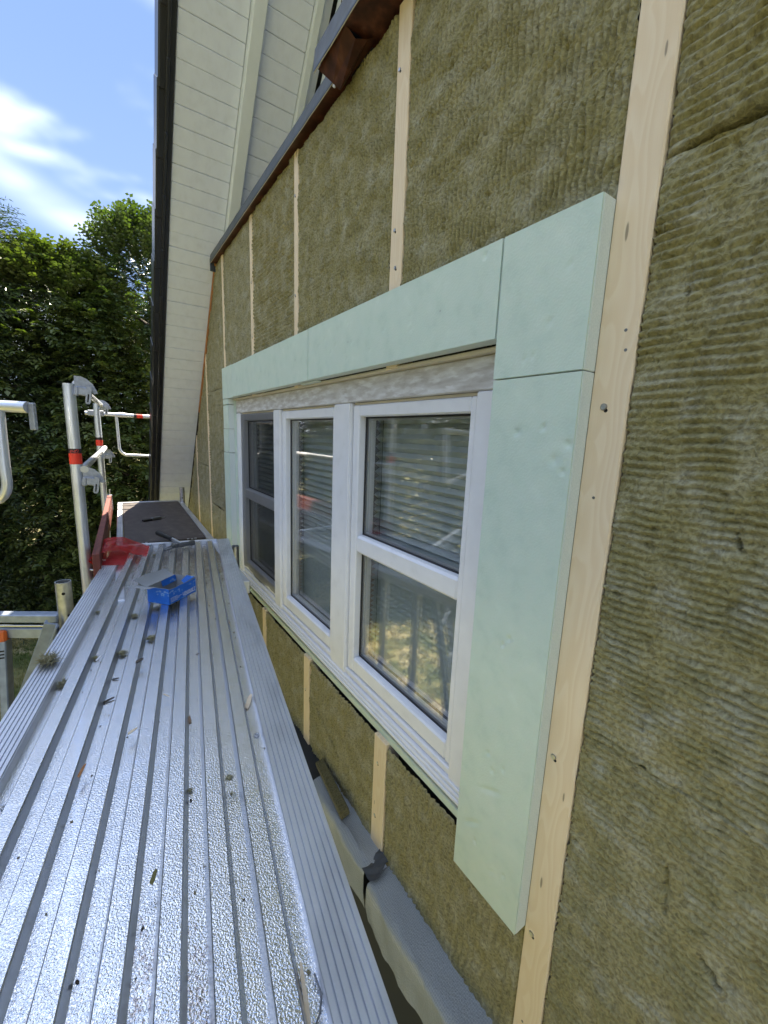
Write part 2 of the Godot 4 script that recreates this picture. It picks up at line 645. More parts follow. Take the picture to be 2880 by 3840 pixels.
	M.card_blue = cb
	M.card_grey = mat(lin(0.30, 0.315, 0.33), 0.9)
	M.white_print = mat(lin(0.7, 0.72, 0.76), 0.7)
	# membrane with a net in it
	var mi := Image.create(128, 128, false, Image.FORMAT_RGB8)
	for y in 128:
		for x in 128:
			var net := 1.0 if (x % 16 < 3 or y % 16 < 3) else 0.0
			var cc := lin(0.31, 0.335, 0.35).lerp(lin(0.45, 0.48, 0.50), net * 0.6)
			mi.set_pixel(x, y, cc)
	var memb := mat(Color.WHITE, 0.27)
	memb.albedo_texture = tex(mi)
	memb.uv1_scale = Vector3(22, 22, 1)
	bump(memb, tex(noise_img(noise(64, 0.02, FastNoiseLite.TYPE_SIMPLEX_SMOOTH, 3), 256)), 0.12)
	M.memb = memb
	M.memb_dark = mat(lin(0.022, 0.025, 0.03), 0.5)
	# flashing
	var fg := mat(Color.WHITE, 0.42, 0.4)
	fg.albedo_texture = tex(ramp_img(stain, [[0.0, lin(0.05, 0.06, 0.07)], [1.0, lin(0.10, 0.12, 0.14)]]))
	tri_map(fg, 3.0)
	M.flash_grey = fg
	var fb := mat(Color.WHITE, 0.38, 0.35)
	fb.albedo_texture = tex(ramp_img(stain, [[0.0, lin(0.035, 0.014, 0.010)], [0.5, lin(0.075, 0.026, 0.016)], [0.8, lin(0.13, 0.045, 0.025)], [1.0, lin(0.18, 0.09, 0.06)]]))
	tri_map(fb, 2.5)
	M.flash_brown = fb
	M.edge_cream = mat(lin(0.45, 0.40, 0.30), 0.7)
	# house bodies
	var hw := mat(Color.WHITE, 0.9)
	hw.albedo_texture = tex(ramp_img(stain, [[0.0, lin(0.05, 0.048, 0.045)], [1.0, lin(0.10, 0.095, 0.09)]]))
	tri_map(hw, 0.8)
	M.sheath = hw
	M.room = mat(lin(0.30, 0.29, 0.27), 0.9)
	M.orange = mat(lin(0.65, 0.13, 0.02), 0.5)
	M.redband = mat(lin(0.78, 0.045, 0.02), 0.45)
	M.blackband = mat(lin(0.02, 0.012, 0.012), 0.45)
	M.redprint = mat(lin(0.5, 0.05, 0.04), 0.5)
	# ground
	var ga := noise_img(noise(81, 0.006, FastNoiseLite.TYPE_SIMPLEX, 6), 1024)
	var gr := mat(Color.WHITE, 0.95)
	gr.albedo_texture = tex(ramp_img(ga, [[0.0, lin(0.045, 0.07, 0.016)], [0.35, lin(0.15, 0.162, 0.055)], [0.55, lin(0.29, 0.265, 0.115)], [0.75, lin(0.41, 0.36, 0.19)], [1.0, lin(0.47, 0.42, 0.26)]]))
	tri_map(gr, 0.21)
	bump(gr, tex(ga), 4.0)
	M.lawn = gr
	var te := mat(Color.WHITE, 0.9)
	te.albedo_texture = tex(ramp_img(stain, [[0.0, lin(0.10, 0.095, 0.09)], [1.0, lin(0.19, 0.18, 0.165)]]))
	tri_map(te, 0.9)
	M.paving = te
	te.albedo_color = Color(0.42, 0.42, 0.44)
	M.bark = mat(Color.WHITE, 0.9)
	M.bark.albedo_texture = tex(ramp_img(noise_img(noise(82, 0.03, FastNoiseLite.TYPE_SIMPLEX, 4), 256), [[0.0, lin(0.03, 0.025, 0.02)], [1.0, lin(0.12, 0.10, 0.08)]]))
	tri_map(M.bark, 2.0)
	var lf := mat(Color.WHITE, 0.30)
	lf.vertex_color_use_as_albedo = true
	lf.backlight_enabled = true
	lf.backlight = Color(0.72, 0.8, 0.42)
	M.leaf = lf
	var bd := mat(Color.WHITE, 0.8)
	bd.vertex_color_use_as_albedo = true
	bd.backlight_enabled = true
	bd.backlight = Color(0.5, 0.5, 0.3)
	M.blade = bd


# ---------------------------------------------------------------- ground
func build_ground() -> void:
	var g := Geo.new()
	var n := noise(90, 0.12)
	var pt := []
	var uv := []
	for j in 61:
		var row := []
		var ur := []
		for i in 61:
			var x := -90.0 + 3.0 * i
			var z := -90.0 + 3.0 * j
			row.append(Vector3(x, GROUND + 0.05 * n.get_noise_2d(x, z) * smoothstep(2.0, 8.0, Vector2(x - 1.0, z).length()), z))
			ur.append(Vector2(x, z))
		pt.append(row)
		uv.append(ur)
	g.grid(pt, uv, true)
	var o := part("lawn", g, M.lawn, self)
	o.set_meta("kind", "structure")
	# grass blades
	var bl := Geo.new()
	for k in 9:
		var a := rng.randf() * TAU
		var h := rng.randf_range(0.035, 0.075)
		var b := Vector3(rng.randf_range(-0.05, 0.05), 0, rng.randf_range(-0.05, 0.05))
		var si := Vector3(cos(a), 0, sin(a)) * 0.004
		var tip := b + Vector3(-sin(a) * 0.02, h, cos(a) * 0.02)
		bl.tri(b - si, b + si, tip, Vector2.ZERO, Vector2.RIGHT, Vector2.DOWN, Vector3.UP)
	var mm := MultiMesh.new()
	mm.transform_format = MultiMesh.TRANSFORM_3D
	mm.use_colors = true
	mm.mesh = bl.mesh()
	mm.instance_count = 30000
	for i in mm.instance_count:
		var x := rng.randf_range(-9.0, 0.5)
		var z := rng.randf_range(-13.0, 1.5)
		var s := rng.randf_range(0.8, 1.6)
		mm.set_instance_transform(i, Transform3D(Basis(Vector3.UP, rng.randf() * TAU).scaled(Vector3.ONE * s), Vector3(x, GROUND + 0.05 * n.get_noise_2d(x, z) * smoothstep(2.0, 8.0, Vector2(x - 1.0, z).length()), z)))
		var dry := clampf(n.get_noise_2d(x * 6.0, z * 6.0) * 0.9 + 0.45 + rng.randf_range(-0.3, 0.3), 0.0, 1.0)
		mm.set_instance_color(i, Color(0.09, 0.14, 0.025).lerp(Color(0.42, 0.36, 0.15), dry))
	var mi := MultiMeshInstance3D.new()
	mi.multimesh = mm
	mi.material_override = M.blade
	mi.name = numbered("grass")
	add_child(mi)
	tag(mi, "short green and dry yellow grass of the lawn below", "grass")
	mi.set_meta("kind", "stuff")


# ---------------------------------------------------------------- house body
func rz(y: float) -> float:
	return RK * y + RB


func build_house() -> void:
	var t := thing("house", "shaded house body with steep dark roof behind the insulated wall", "house")
	# the prisms lie in a frame whose x is world -z, y is up and z is world x
	var fr := func(x: float) -> Transform3D:
		return Transform3D(Basis(Vector3(0, 0, -1), Vector3(0, 1, 0), Vector3(1, 0, 0)), Vector3(x, 0, 0))
	var wall := func(pts: Array, x0: float, x1: float, m: Material) -> void:
		var g := Geo.new()
		var pl := PackedVector2Array()
		for p in pts:
			pl.append(Vector2(-p[0], p[1]))
		g.prism(pl, x1 - x0, fr.call(x0))
		part("wall", g, m, t)
	var zb := rz(-2.0) + 0.02
	wall.call([[-2.86, GROUND], [-2.86, 1.13], [rz(1.13) + 0.02, 1.13], [zb, -2.0], [zb, GROUND]], 0.80, 1.0, M.sheath)
	wall.call([[-2.86, GROUND], [5.6, GROUND], [5.6, -1.0], [-2.86, -1.0]], 0.80, 1.0, M.memb_dark)
	wall.call([[-0.64, -1.0], [5.6, -1.0], [5.6, 0.2], [-0.64, 0.2]], 0.80, 1.0, M.sheath)
	wall.call([[-2.86, 0.2], [5.6, 0.2], [5.6, 1.13], [-2.86, 1.13]], 0.80, 1.0, M.sheath)
	# upper gable, set back
	var ry := 6.1
	wall.call([[rz(1.135) + 0.02, 1.135], [5.6, 1.135], [5.6, 1.2], [rz(ry), ry]], 1.20, 1.36, M.trimwhite)
	# closing walls and floor of the room behind the window
	bb("wall", Vector3(1.0, GROUND, zb), Vector3(8.0, -2.0, zb + 0.2), M.room, t)
	bb("wall", Vector3(0.80, GROUND, 5.6), Vector3(8.0, 1.2, 5.8), M.room, t)
	wall.call([[zb, GROUND], [5.6, GROUND], [5.6, 1.2], [rz(ry), ry], [zb, -2.0]], 7.9, 8.1, M.room)
	bb("wall", Vector3(4.0, -1.9, -4.2), Vector3(4.1, 1.1, 2.0), M.room, t)
	bb("floor", Vector3(1.0, -1.95, -5.5), Vector3(7.9, -1.85, 5.6), M.oldwood, t)
	bb("ceiling", Vector3(1.0, 0.95, -4.4), Vector3(7.9, 1.1, 5.6), M.room, t)
	# roof slabs
	var rb := Basis(Vector3.RIGHT, Vector3(0, 1, RK).normalized(), Vector3(0, -RK, 1).normalized())
	var o := Vector3(0, 0, RB)
	var k := sqrt(1.0 + RK * RK)
	var s1 := ry * k
	var s0 := -2.4 * k
	bx("roof", o + rb * Vector3(4.3, (s0 + s1) / 2, -0.115), Vector3(7.8, s1 - s0, 0.13), M.tile, t, 0.01, rb)
	var rb2 := Basis(Vector3.RIGHT, Vector3(0, 1, -RK).normalized(), Vector3(0, RK, 1).normalized())
	bx("roof", Vector3(4.3, ry, rz(ry)) + rb2 * Vector3(0, -4.2, 0.11), Vector3(7.8, 8.4, 0.13), M.tile, t, 0.01, rb2)
	# upper window: white posts and casings with dark glass behind the roof trim
	var w := bx("upper_window", Vector3(1.17, 2.0, -2.02), Vector3(0.05, 1.7, 0.085), M.trimwhite, t, 0.003)
	bb("frame", Vector3(1.155, 1.20, -1.978), Vector3(1.195, 2.9, -1.935), M.trimwhite, w)
	bb("frame", Vector3(1.155, 2.05, -1.93), Vector3(1.195, 2.12, -0.9), M.trimwhite, w)
	bb("frame", Vector3(1.15, 1.80, -1.93), Vector3(1.195, 1.86, -0.9), M.trimwhite, w)
	bb("pane", Vector3(1.18, 1.2, -1.93), Vector3(1.186, 1.80, -0.9), M.glass, w, 0.0)
	bb("recess", Vector3(1.196, 1.2, -1.93), Vector3(1.199, 1.80, -0.9), M.black, w, 0.0)
	var g := Geo.new()
	var tp := PackedVector2Array([Vector2(2.064, 1.2), Vector2(2.064, 2.6), Vector2(-rz(2.6) - 0.10, 2.6), Vector2(-rz(1.2) - 0.10, 1.2)])
	g.prism(tp, 0.004, fr.call(1.194))
	part("pane", g, M.black, w)
	# curtain strip behind the slanted pane
	var cu := Geo.new()
	var pt := []
	var uv := []
	for j in 8:
		var row := []
		var ur := []
		for i in 30:
			var zz := -2.07 - 0.024 * i
			row.append(Vector3(1.188 + 0.004 * sin(i * 1.7), 1.2 + j * 0.2, min(zz, 99.0)))
			ur.append(Vector2(i, j))
		pt.append(row); uv.append(ur)
	for j in 8:
		for i in 30:
			pt[j][i].z = max(pt[j][i].z, rz(pt[j][i].y) + 0.18)
	cu.grid(pt, uv)
	part("curtain", cu, M.room, w)


func build_overhang() -> void:
	var t := thing("roof_overhang", "cream painted plank soffit under the steep roof edge with black verge tiles", "roof")
	t.transform = Transform3D(Basis(Vector3.RIGHT, Vector3(0, 1, RK).normalized(), Vector3(0, -RK, 1).normalized()), Vector3(0, 0, RB))
	# local x = world x, y = up the slope, z = out of the soffit towards the camera
	var pw := 0.0889
	var geos := []
	for st in [[0.452, 0.778], [0.848, 1.088]]:
		var g := Geo.new()
		g.box(Vector3(0, 0, -0.010), Vector3(st[1] - st[0], pw - 0.0010, 0.02), 0.0035, Basis.IDENTITY, 0)
		geos.append([g.mesh(), (st[0] + st[1]) / 2])
	for gi in 2:
		for i in 60:
			var s := -2.2 + pw * i
			if gi == 1 and s < 1.2:
				continue
			var o := inst("plank", geos[gi][0], M.soffit, t)
			o.position = Vector3(geos[gi][1], s + rng.randf_range(-0.0006, 0.0006), rng.randf_range(-0.001, 0.001))
	bb("backing", Vector3(0.452, -2.3, -0.045), Vector3(1.19, 4.4, -0.022), M.soffit, t, 0.0)
	bb("beam", Vector3(0.780, 1.45, -0.02), Vector3(0.846, 4.4, 0.055), M.trimwhite, t, 0.004)
	bb("trim", Vector3(1.090, 1.3, -0.02), Vector3(1.13, 4.4, 0.035), M.trimwhite, t, 0.004)
	# black verge: a board and overlapping tiles
	bb("verge_board", Vector3(0.425, -2.3, -0.12), Vector3(0.449, 4.4, 0.012), M.tile, t, 0.003)
	var tg := Geo.new()
	tg.box(Vector3.ZERO, Vector3(0.05, 0.345, 0.15), 0.008)
	var tm := tg.mesh()
	for i in 23:
		var o := inst("verge_tile", tm, M.tile, t)
		o.position = Vector3(0.397, -2.1 + 0.30 * i, -0.075)
		o.rotation = Vector3(-0.045, 0.0, 0.012)
	var lg := Geo.new()
	lg.box(Vector3.ZERO, Vector3(0.016, 0.33, 0.05), 0.006)
	var lm := lg.mesh()
	for i in 22:
		var o := inst("verge_lip", lm, M.tile, t)
		o.position = Vector3(0.417, -2.0 + 0.30 * i, 0.002)
		o.rotation = Vector3(0.035, 0.0, 0.008)


# ---------------------------------------------------------------- mineral wool
# one slab; mode 0 = ribs lying, 1 = ribs standing; cracks = [[y, z, y, z, depth, width]...]
func wool_slab(parent: Node, y0: float, y1: float, z0: float, z1: float, mode: int, res: float, cracks := [], per := 0.0137, follow := false, amp := 1.0, roll := 0.005) -> void:
	var nj := int(ceil((y1 - y0) / res)) + 1
	var ni := int(ceil((z1 - z0) / res)) + 1
	var off := rng.randf() * 50.0
	var H := PackedFloat32Array()
	H.resize(nj * ni)
	var P := PackedVector3Array()
	P.resize(nj * ni)
	var C := PackedColorArray()
	C.resize(nj * ni)
	var T := PackedVector2Array()
	T.resize(nj * ni)
	var n1: FastNoiseLite = nz.lump
	var n2: FastNoiseLite = nz.mid
	var n3: FastNoiseLite = nz.fine
	for j in nj:
		var y: float = lerpf(y0, y1, float(j) / (nj - 1))
		var za := z0
		if follow:
			za = maxf(z0, rz(y) + (0.048 if y > 0.15 else 0.018))
		var ragA := n2.get_noise_2d(y * 9.0, off) * 0.004
		var ragB := n2.get_noise_2d(y * 9.0, off + 9.0) * 0.004
		for i in ni:
			var fz := float(i) / (ni - 1)
			var z: float = lerpf(min(za + ragA, z1 - 0.001), z1 + ragB, fz)
			var a := z if mode == 0 else y     # along the ribs
			var b := y if mode == 0 else z     # across the ribs
			var l := n1.get_noise_2d(y + off, z - off)
			var m := n2.get_noise_2d(y - off, z + off)
			var f := n3.get_noise_2d(y + off, z)
			# ribs break off at cross creases
			var cs := a / 0.088 + 0.35 * n1.get_noise_2d(b * 1.7, off) + 0.12 * m
			var ci := floorf(cs)
			var cf := absf(cs - ci - 0.5) * 2.0
			var ph := b / per + 0.5 * sin(ci * 12.9 + off) + 0.30 * l + 0.14 * m
			var rib := 2.0 * pow(absf(sin(ph * PI)), 1.3) - 1.0
			var str_ := clampf(0.70 + 1.1 * n1.get_noise_2d(y * 1.3 + 31.0, z * 1.3 + off), 0.22, 1.0)
			var h := rib * 0.0040 * (per / 0.0137) * str_ * amp * (1.0 - 0.7 * smoothstep(0.8, 1.0, cf))
			h += l * 0.0045 + m * 0.0022 + f * 0.0012
			h -= 0.0022 * smoothstep(0.84, 1.0, cf) * str_
			# torn spots
			var tear := smoothstep(0.52, 0.75, n2.get_noise_2d(y * 0.8 + 70.0 + off, z * 0.8))
			h -= tear * 0.006
			for k in cracks:
				var ab := Vector2(k[2] - k[0], k[3] - k[1])
				var ap := Vector2(y - k[0], z - k[1])
				var tt := clampf(ap.dot(ab) / ab.length_squared(), 0.0, 1.0)
				var dd := (ap - ab * tt).length() + m * 0.004
				var wd: float = k[5] * (0.3 + 0.9 * sin(PI * clampf(tt, 0.06, 0.94)))
				h -= k[4] * (1.0 - smoothstep(wd * 0.6, wd * 1.5, dd))
			# edges roll back into the joint
			var e: float = min(min(z - min(za, z1), z1 - z), min(y - y0, y1 - y)) + 0.0015 * m
			h -= roll * (1.0 - smoothstep(-0.001, 0.008, e))
			var id := j * ni + i
			H[id] = h
			P[id] = Vector3(WX - h, y, z)
			T[id] = Vector2(z, y)
			var pa := clampf(0.5 + 0.9 * n1.get_noise_2d(y * 1.6 + 11.0, z * 1.6 + off), 0.0, 1.0)
			var pb := clampf(0.5 + 0.9 * n2.get_noise_2d(y * 0.5 - 40.0, z * 0.5 + off), 0.0, 1.0)
			var cc := Color(0.300, 0.278, 0.132).lerp(Color(0.400, 0.385, 0.265), pa * pa)
			cc = cc.lerp(Color(0.320, 0.280, 0.105), pb * 0.45)
			cc = cc.lerp(Color(0.12, 0.10, 0.055), smoothstep(0.50, 0.80, f) * 0.5)
			C[id] = cc
	var N := PackedVector3Array()
	N.resize(nj * ni)
	for j in nj:
		for i in ni:
			var du := P[j * ni + min(i + 1, ni - 1)] - P[j * ni + max(i - 1, 0)]
			var dv := P[min(j + 1, nj - 1) * ni + i] - P[max(j - 1, 0) * ni + i]
			var q := dv.cross(du)
			if q.x > 0.0:
				q = -q
			N[j * ni + i] = q.normalized() if q.length_squared() > 1e-22 else Vector3.LEFT
	var I := PackedInt32Array()
	for j in nj - 1:
		for i in ni - 1:
			var p := j * ni + i
			I.append_array([p, p + ni, p + ni + 1, p, p + ni + 1, p + 1])
	var a := []
	a.resize(Mesh.ARRAY_MAX)
	a[Mesh.ARRAY_VERTEX] = P
	a[Mesh.ARRAY_NORMAL] = N
	a[Mesh.ARRAY_TEX_UV] = T
	a[Mesh.ARRAY_COLOR] = C
	a[Mesh.ARRAY_INDEX] = I
	var me := ArrayMesh.new()
	me.add_surface_from_arrays(Mesh.PRIMITIVE_TRIANGLES, a)
	inst("insulation_panel", me, M.wool, parent)


func screw(parent: Node, y: float, z: float, x: float, r := 0.0048) -> void:
	var g := Geo.new()
	g.tube([Vector3(x + 0.002, y, z), Vector3(x - 0.0012, y, z), Vector3(x - 0.002, y, z)], [r, r, r * 0.72], 14)
	g.tube([Vector3(x - 0.0020, y, z), Vector3(x - 0.00205, y, z)], [r * 0.5, r * 0.5], 8)
	part("screw", g, M.zinc, parent)
	# crushed wood round the head
	var h := Geo.new()
	h.tube([Vector3(x + 0.002, y - 0.006, z + 0.004), Vector3(x - 0.0004, y - 0.006, z + 0.004)], [r * 0.7, r * 0.55], 8)
	part("screw_hole", h, M.bore, parent)


func batten(parent: Node, y0: float, y1: float, z0: float, z1: float, k := 0, x := 0.0, screws := [], holes := []) -> void:
	var xx := WX - 0.004 + x
	var g := Geo.new()
	g.uvo = Vector2(rng.randf(), rng.randf() * 3.0)
	g.box(Vector3(xx + 0.03, (y0 + y1) / 2, (z0 + z1) / 2), Vector3(0.06, y1 - y0, z1 - z0), 0.0025)
	var o := part("batten", g, M.pine[k % 3], parent)
	for s in screws:
		screw(o, s[0], s[1], xx, 0.0062 if z0 > -0.5 else 0.0052)
	for s in holes:
		var h := Geo.new()
		h.tube([Vector3(xx + 0.003, s[0], s[1]), Vector3(xx - 0.0006, s[0], s[1])], [0.0030, 0.0026], 10)
		part("nail_head", h, M.steel_dark, o)


func build_wool_wall() -> void:
	nz.lump = noise(101, 7.0, FastNoiseLite.TYPE_SIMPLEX_SMOOTH, 2)
	nz.mid = noise(102, 26.0, FastNoiseLite.TYPE_SIMPLEX_SMOOTH, 2)
	nz.fine = noise(103, 110.0, FastNoiseLite.TYPE_SIMPLEX, 2)
	var t := thing("insulated_wall", "wall of olive mineral wool slabs between pale pine battens", "wall")
	# near column, right of the wide batten
	wool_slab(t, 0.436, 1.125, -0.356, 0.2, 0, 0.0033, [[0.436, -0.33, 0.438, -0.20, 0.03, 0.006]], 0.0140)
	wool_slab(t, -0.556, 0.432, -0.356, 0.2, 0, 0.0030, [[0.015, -0.165, -0.02, -0.150, 0.012, 0.0026], [-0.115, -0.186, -0.135, -0.178, 0.010, 0.0028], [0.30, -0.30, 0.22, -0.295, 0.004, 0.002]], 0.0140, false, 1.15, 0.0022)
	wool_slab(t, -1.53, -0.551, -0.356, 0.2, 0, 0.0036, [[-0.80, -0.13, -0.83, -0.10, 0.012, 0.004], [-0.70, -0.19, -0.78, -0.18, 0.008, 0.003]], 0.0150, false, 0.8, 0.0022)
	# between the wide batten and the second one
	wool_slab(t, 0.214, 1.125, -1.028, -0.424, 1, 0.0034, [[0.62, -0.9, 0.66, -0.72, 0.005, 0.002]], 0.0137, false, 1.5)
	wool_slab(t, 0.214, 1.12, -1.780, -1.086, 1, 0.0038, [], 0.0145, false, 1.7)
	wool_slab(t, 0.214, 1.13, -2.405, -1.816, 0, 0.007, [[0.72, -1.90, 0.50, -1.905, 0.02, 0.004]], 0.0190, false, 1.6)
	wool_slab(t, 0.214, 1.13, -3.035, -2.443, 1, 0.008, [], 0.0155, false, 1.2)
	# left of the window, down to the ledge and clipped by the roof line
	wool_slab(t, 0.302, 1.13, -3.645, -3.068, 1, 0.010, [], 0.016, true, 1.2)
	wool_slab(t, -0.60, 0.298, -3.645, -2.99, 0, 0.010, [], 0.020, true, 1.4)
	wool_slab(t, -1.53, -0.604, -3.645, -2.87, 0, 0.010, [], 0.020, true, 1.2)
	wool_slab(t, -0.30, 0.60, -4.185, -3.68, 1, 0.012, [], 0.02, true, 0.8)
	wool_slab(t, -1.53, -0.304, -4.185, -3.68, 1, 0.012, [], 0.02, true, 0.8)
	wool_slab(t, -1.53, 0.0, -5.1, -4.22, 1, 0.02, [], 0.04, true, 0.6)
	# under the window
	wool_slab(t, -1.53, -1.052, -0.995, -0.426, 1, 0.006, [], 0.02, false, 0.7)
	wool_slab(t, -1.53, -1.05, -1.635, -1.075, 1, 0.006, [[-1.22, -1.62, -1.36, -1.30, 0.012, 0.003]], 0.022, false, 0.7)
	wool_slab(t, -1.53, -1.05, -2.265, -1.70, 1, 0.008, [], 0.022, false, 0.7)
	wool_slab(t, -1.53, -1.05, -2.865, -2.32, 1, 0.010, [], 0.022, false, 0.7)
	# beside the window, behind the foam boards
	wool_slab(t, -1.048, 0.2, -0.62, -0.426, 1, 0.02, [], 0.04)
	wool_slab(t, -0.60, 0.2, -2.985, -2.87, 1, 0.02, [], 0.04)
	# battens
	batten(t, -1.62, 1.13, -0.424, -0.358, 0, 0.0, [[0.067, -0.398], [-0.643, -0.407], [-1.104, -0.405]], [[0.191, -0.378], [0.159, -0.374], [-0.094, -0.395], [-1.36, -0.40]])
	batten(t, 0.20, 1.13, -1.088, -1.030, 1, 0.0, [[0.976, -1.074], [0.582, -1.068], [0.481, -1.058]])
	batten(t, 0.20, 1.13, -1.818, -1.778, 2, 0.0, [[0.97, -1.806], [0.585, -1.802]])
	batten(t, 0.20, 1.13, -2.445, -2.405, 0, 0.0, [[0.80, -2.425], [0.52, -2.425]])
	batten(t, 0.20, 1.13, -3.072, -3.036, 1, 0.0)
	batten(t, -1.6, 0.62, -3.682, -3.645, 2, 0.0)
	batten(t, -1.6, -0.04, -4.222, -4.185, 0, 0.0)
	batten(t, -1.53, -1.04, -1.072, -0.998, 1, 0.0, [[-1.144, -1.045], [-1.367, -1.05]])
	batten(t, -1.53, -1.04, -1.700, -1.638, 2, 0.0, [[-1.217, -1.68]])
	batten(t, -1.53, -1.04, -2.320, -2.268, 0, 0.0)
	batten(t, -1.53, 1.13, 0.203, 0.268, 2, 0.0)
	# slanted edge timber under the roof line
	var b := Basis(Vector3.RIGHT, Vector3(0, 1, RK).normalized(), Vector3(0, -RK, 1).normalized())
	var k := sqrt(1.0 + RK * RK)
	bx("edge_board", Vector3(0, 0, RB) + b * Vector3(0.7555, 0.66 * k, 0.0245), Vector3(0.05, 0.98 * k, 0.024), M.orangewood, t, 0.002, b)
	bx("edge_gap", Vector3(0, 0, RB) + b * Vector3(0.7585, 0.0, 0.0055), Vector3(0.05, 2.9, 0.011), M.black, t, 0.002, b)
	# strips under the sill: foam offcut and particle board edge
	bb("sill_strip", Vector3(0.752, -1.046, -2.86), Vector3(0.80, -1.018, -0.64), M.foam, t, 0.003, 2)
	bb("sill_strip", Vector3(0.766, -1.018, -2.86), Vector3(0.80, -1.0, -0.64), M.oldwood, t, 0.001, 2)


# ---------------------------------------------------------------- foam boards round the window
func foam_board(parent: Node, y0: float, y1: float, z0: float, z1: float, x0 := 0.70, dents := []) -> void:
	var o := bb("foam_board", Vector3(x0 + 0.0040, y0, z0), Vector3(WX - 0.001, y1, z1), M.foam_cut, parent, 0.0012)
	# the pressed skin with its dents
	var res := 0.005
	var nj := int(ceil((y1 - y0) / res)) + 1
	var ni := int(ceil((z1 - z0) / res)) + 1
	var pt := []
	var uv := []
	var n: FastNoiseLite = nz.lump
	for j in nj:
		var row := []
		var ur := []
		var y := lerpf(y0 + 0.0009, y1 - 0.0009, float(j) / (nj - 1))
		for i in ni:
			var z := lerpf(z0 + 0.0009, z1 - 0.0009, float(i) / (ni - 1))
			var h := n.get_noise_2d(y * 0.4, z * 0.4 + y0 * 9.0) * 0.0004
			for d in dents:
				var q := Vector2(y - d[0], z - d[1]).rotated(d[4])
				var r := Vector2(q.x / d[2], q.y / d[3]).length_squared()
				h -= d[5] * exp(-r)
			row.append(Vector3(x0 - h, y, z))
			ur.append(Vector2(z, y))
		pt.append(row); uv.append(ur)
	# the skin turns over the edges
	var sk := Geo.new()
	var back := Vector3(0.0045, 0, 0)
	for j in nj - 1:
		for e in [0, ni - 1]:
			var p: Vector3 = pt[j][e]
			var q: Vector3 = pt[j + 1][e]
			sk.quad(p, q, q + back, p + back, uv[j][e], uv[j + 1][e], uv[j + 1][e], uv[j][e], Vector3(0, 0, -1 if e == 0 else 1))
	for i in ni - 1:
		for e in [0, nj - 1]:
			var p: Vector3 = pt[e][i]
			var q: Vector3 = pt[e][i + 1]
			sk.quad(p, q, q + back, p + back, uv[e][i], uv[e][i + 1], uv[e][i + 1], uv[e][i], Vector3(0, -1 if e == 0 else 1, 0))
	part("skin_edge", sk, M.foam, o)
	var g := Geo.new()
	g.grid(pt, uv)
	part("skin", g, M.foam, o)


func build_foam() -> void:
	var t := thing("foam_surround", "mint green rigid foam boards framing the white window", "insulation board")
	var d1 := []
	for q in [[0.02, -0.55, 0.008], [0.03, -0.49, 0.006], [-0.03, -0.46, 0.010], [0.0, -0.435, 0.008], [-0.05, -0.44, 0.006], [-0.42, -0.52, 0.007], [-0.44, -0.535, 0.005], [-0.72, -0.545, 0.006], [-0.73, -0.50, 0.005], [-0.755, -0.53, 0.006], [-0.98, -0.56, 0.006], [-0.99, -0.47, 0.005]]:
		d1.append([q[0], q[1], q[2], q[2] * 0.8, rng.randf() * 3.0, 0.0034])
	d1.append([-0.81, -0.53, 0.006, 0.030, 0.5, 0.0032])
	d1.append([-0.94, -0.575, 0.007, 0.028, 0.7, 0.0032])
	d1.append([-1.01, -0.50, 0.005, 0.016, 0.6, 0.0015])
	foam_board(t, -1.105, 0.1275, -0.624, -0.424, 0.70, d1)
	var d2 := []
	for q in [[0.22, -0.50, 0.008], [0.16, -0.55, 0.007], [0.165, -0.53, 0.006], [0.31, -0.47, 0.006]]:
		d2.append([q[0], q[1], q[2], q[2] * 0.8, rng.randf() * 3.0, 0.0018])
	foam_board(t, 0.1290, 0.405, -0.6245, -0.424, 0.6995, d2)
	var d3 := []
	for i in 14:
		d3.append([rng.randf_range(0.23, 0.39), rng.randf_range(-1.5, -0.66), 0.006, 0.006, 0.0, 0.0014])
	foam_board(t, 0.212, 0.406, -1.586, -0.629, 0.7005, d3)
	foam_board(t, 0.211, 0.405, -2.745, -1.589, 0.7005)
	foam_board(t, 0.209, 0.407, -2.99, -2.747, 0.701)
	foam_board(t, 0.172, 0.206, -2.99, -2.862, 0.702)
	foam_board(t, 0.015, 0.168, -2.992, -2.862, 0.703)
	foam_board(t, -0.142, 0.013, -2.994, -2.862, 0.702)
	foam_board(t, -1.10, -0.145, -2.998, -2.862, 0.701)
	bb("reveal_strip", Vector3(0.7395, -0.98, -2.872), Vector3(0.757, 0.20, -2.8605), M.foam, t, 0.002)
	# crumbled underside of the top boards
	var g := Geo.new()
	g.box(Vector3(0.727, 0.2065, -1.62), Vector3(0.02, 0.006, 0.16), 0.002, Basis.IDENTITY, 2)
	part("crumbled_edge", g, M.foam_cut, t)


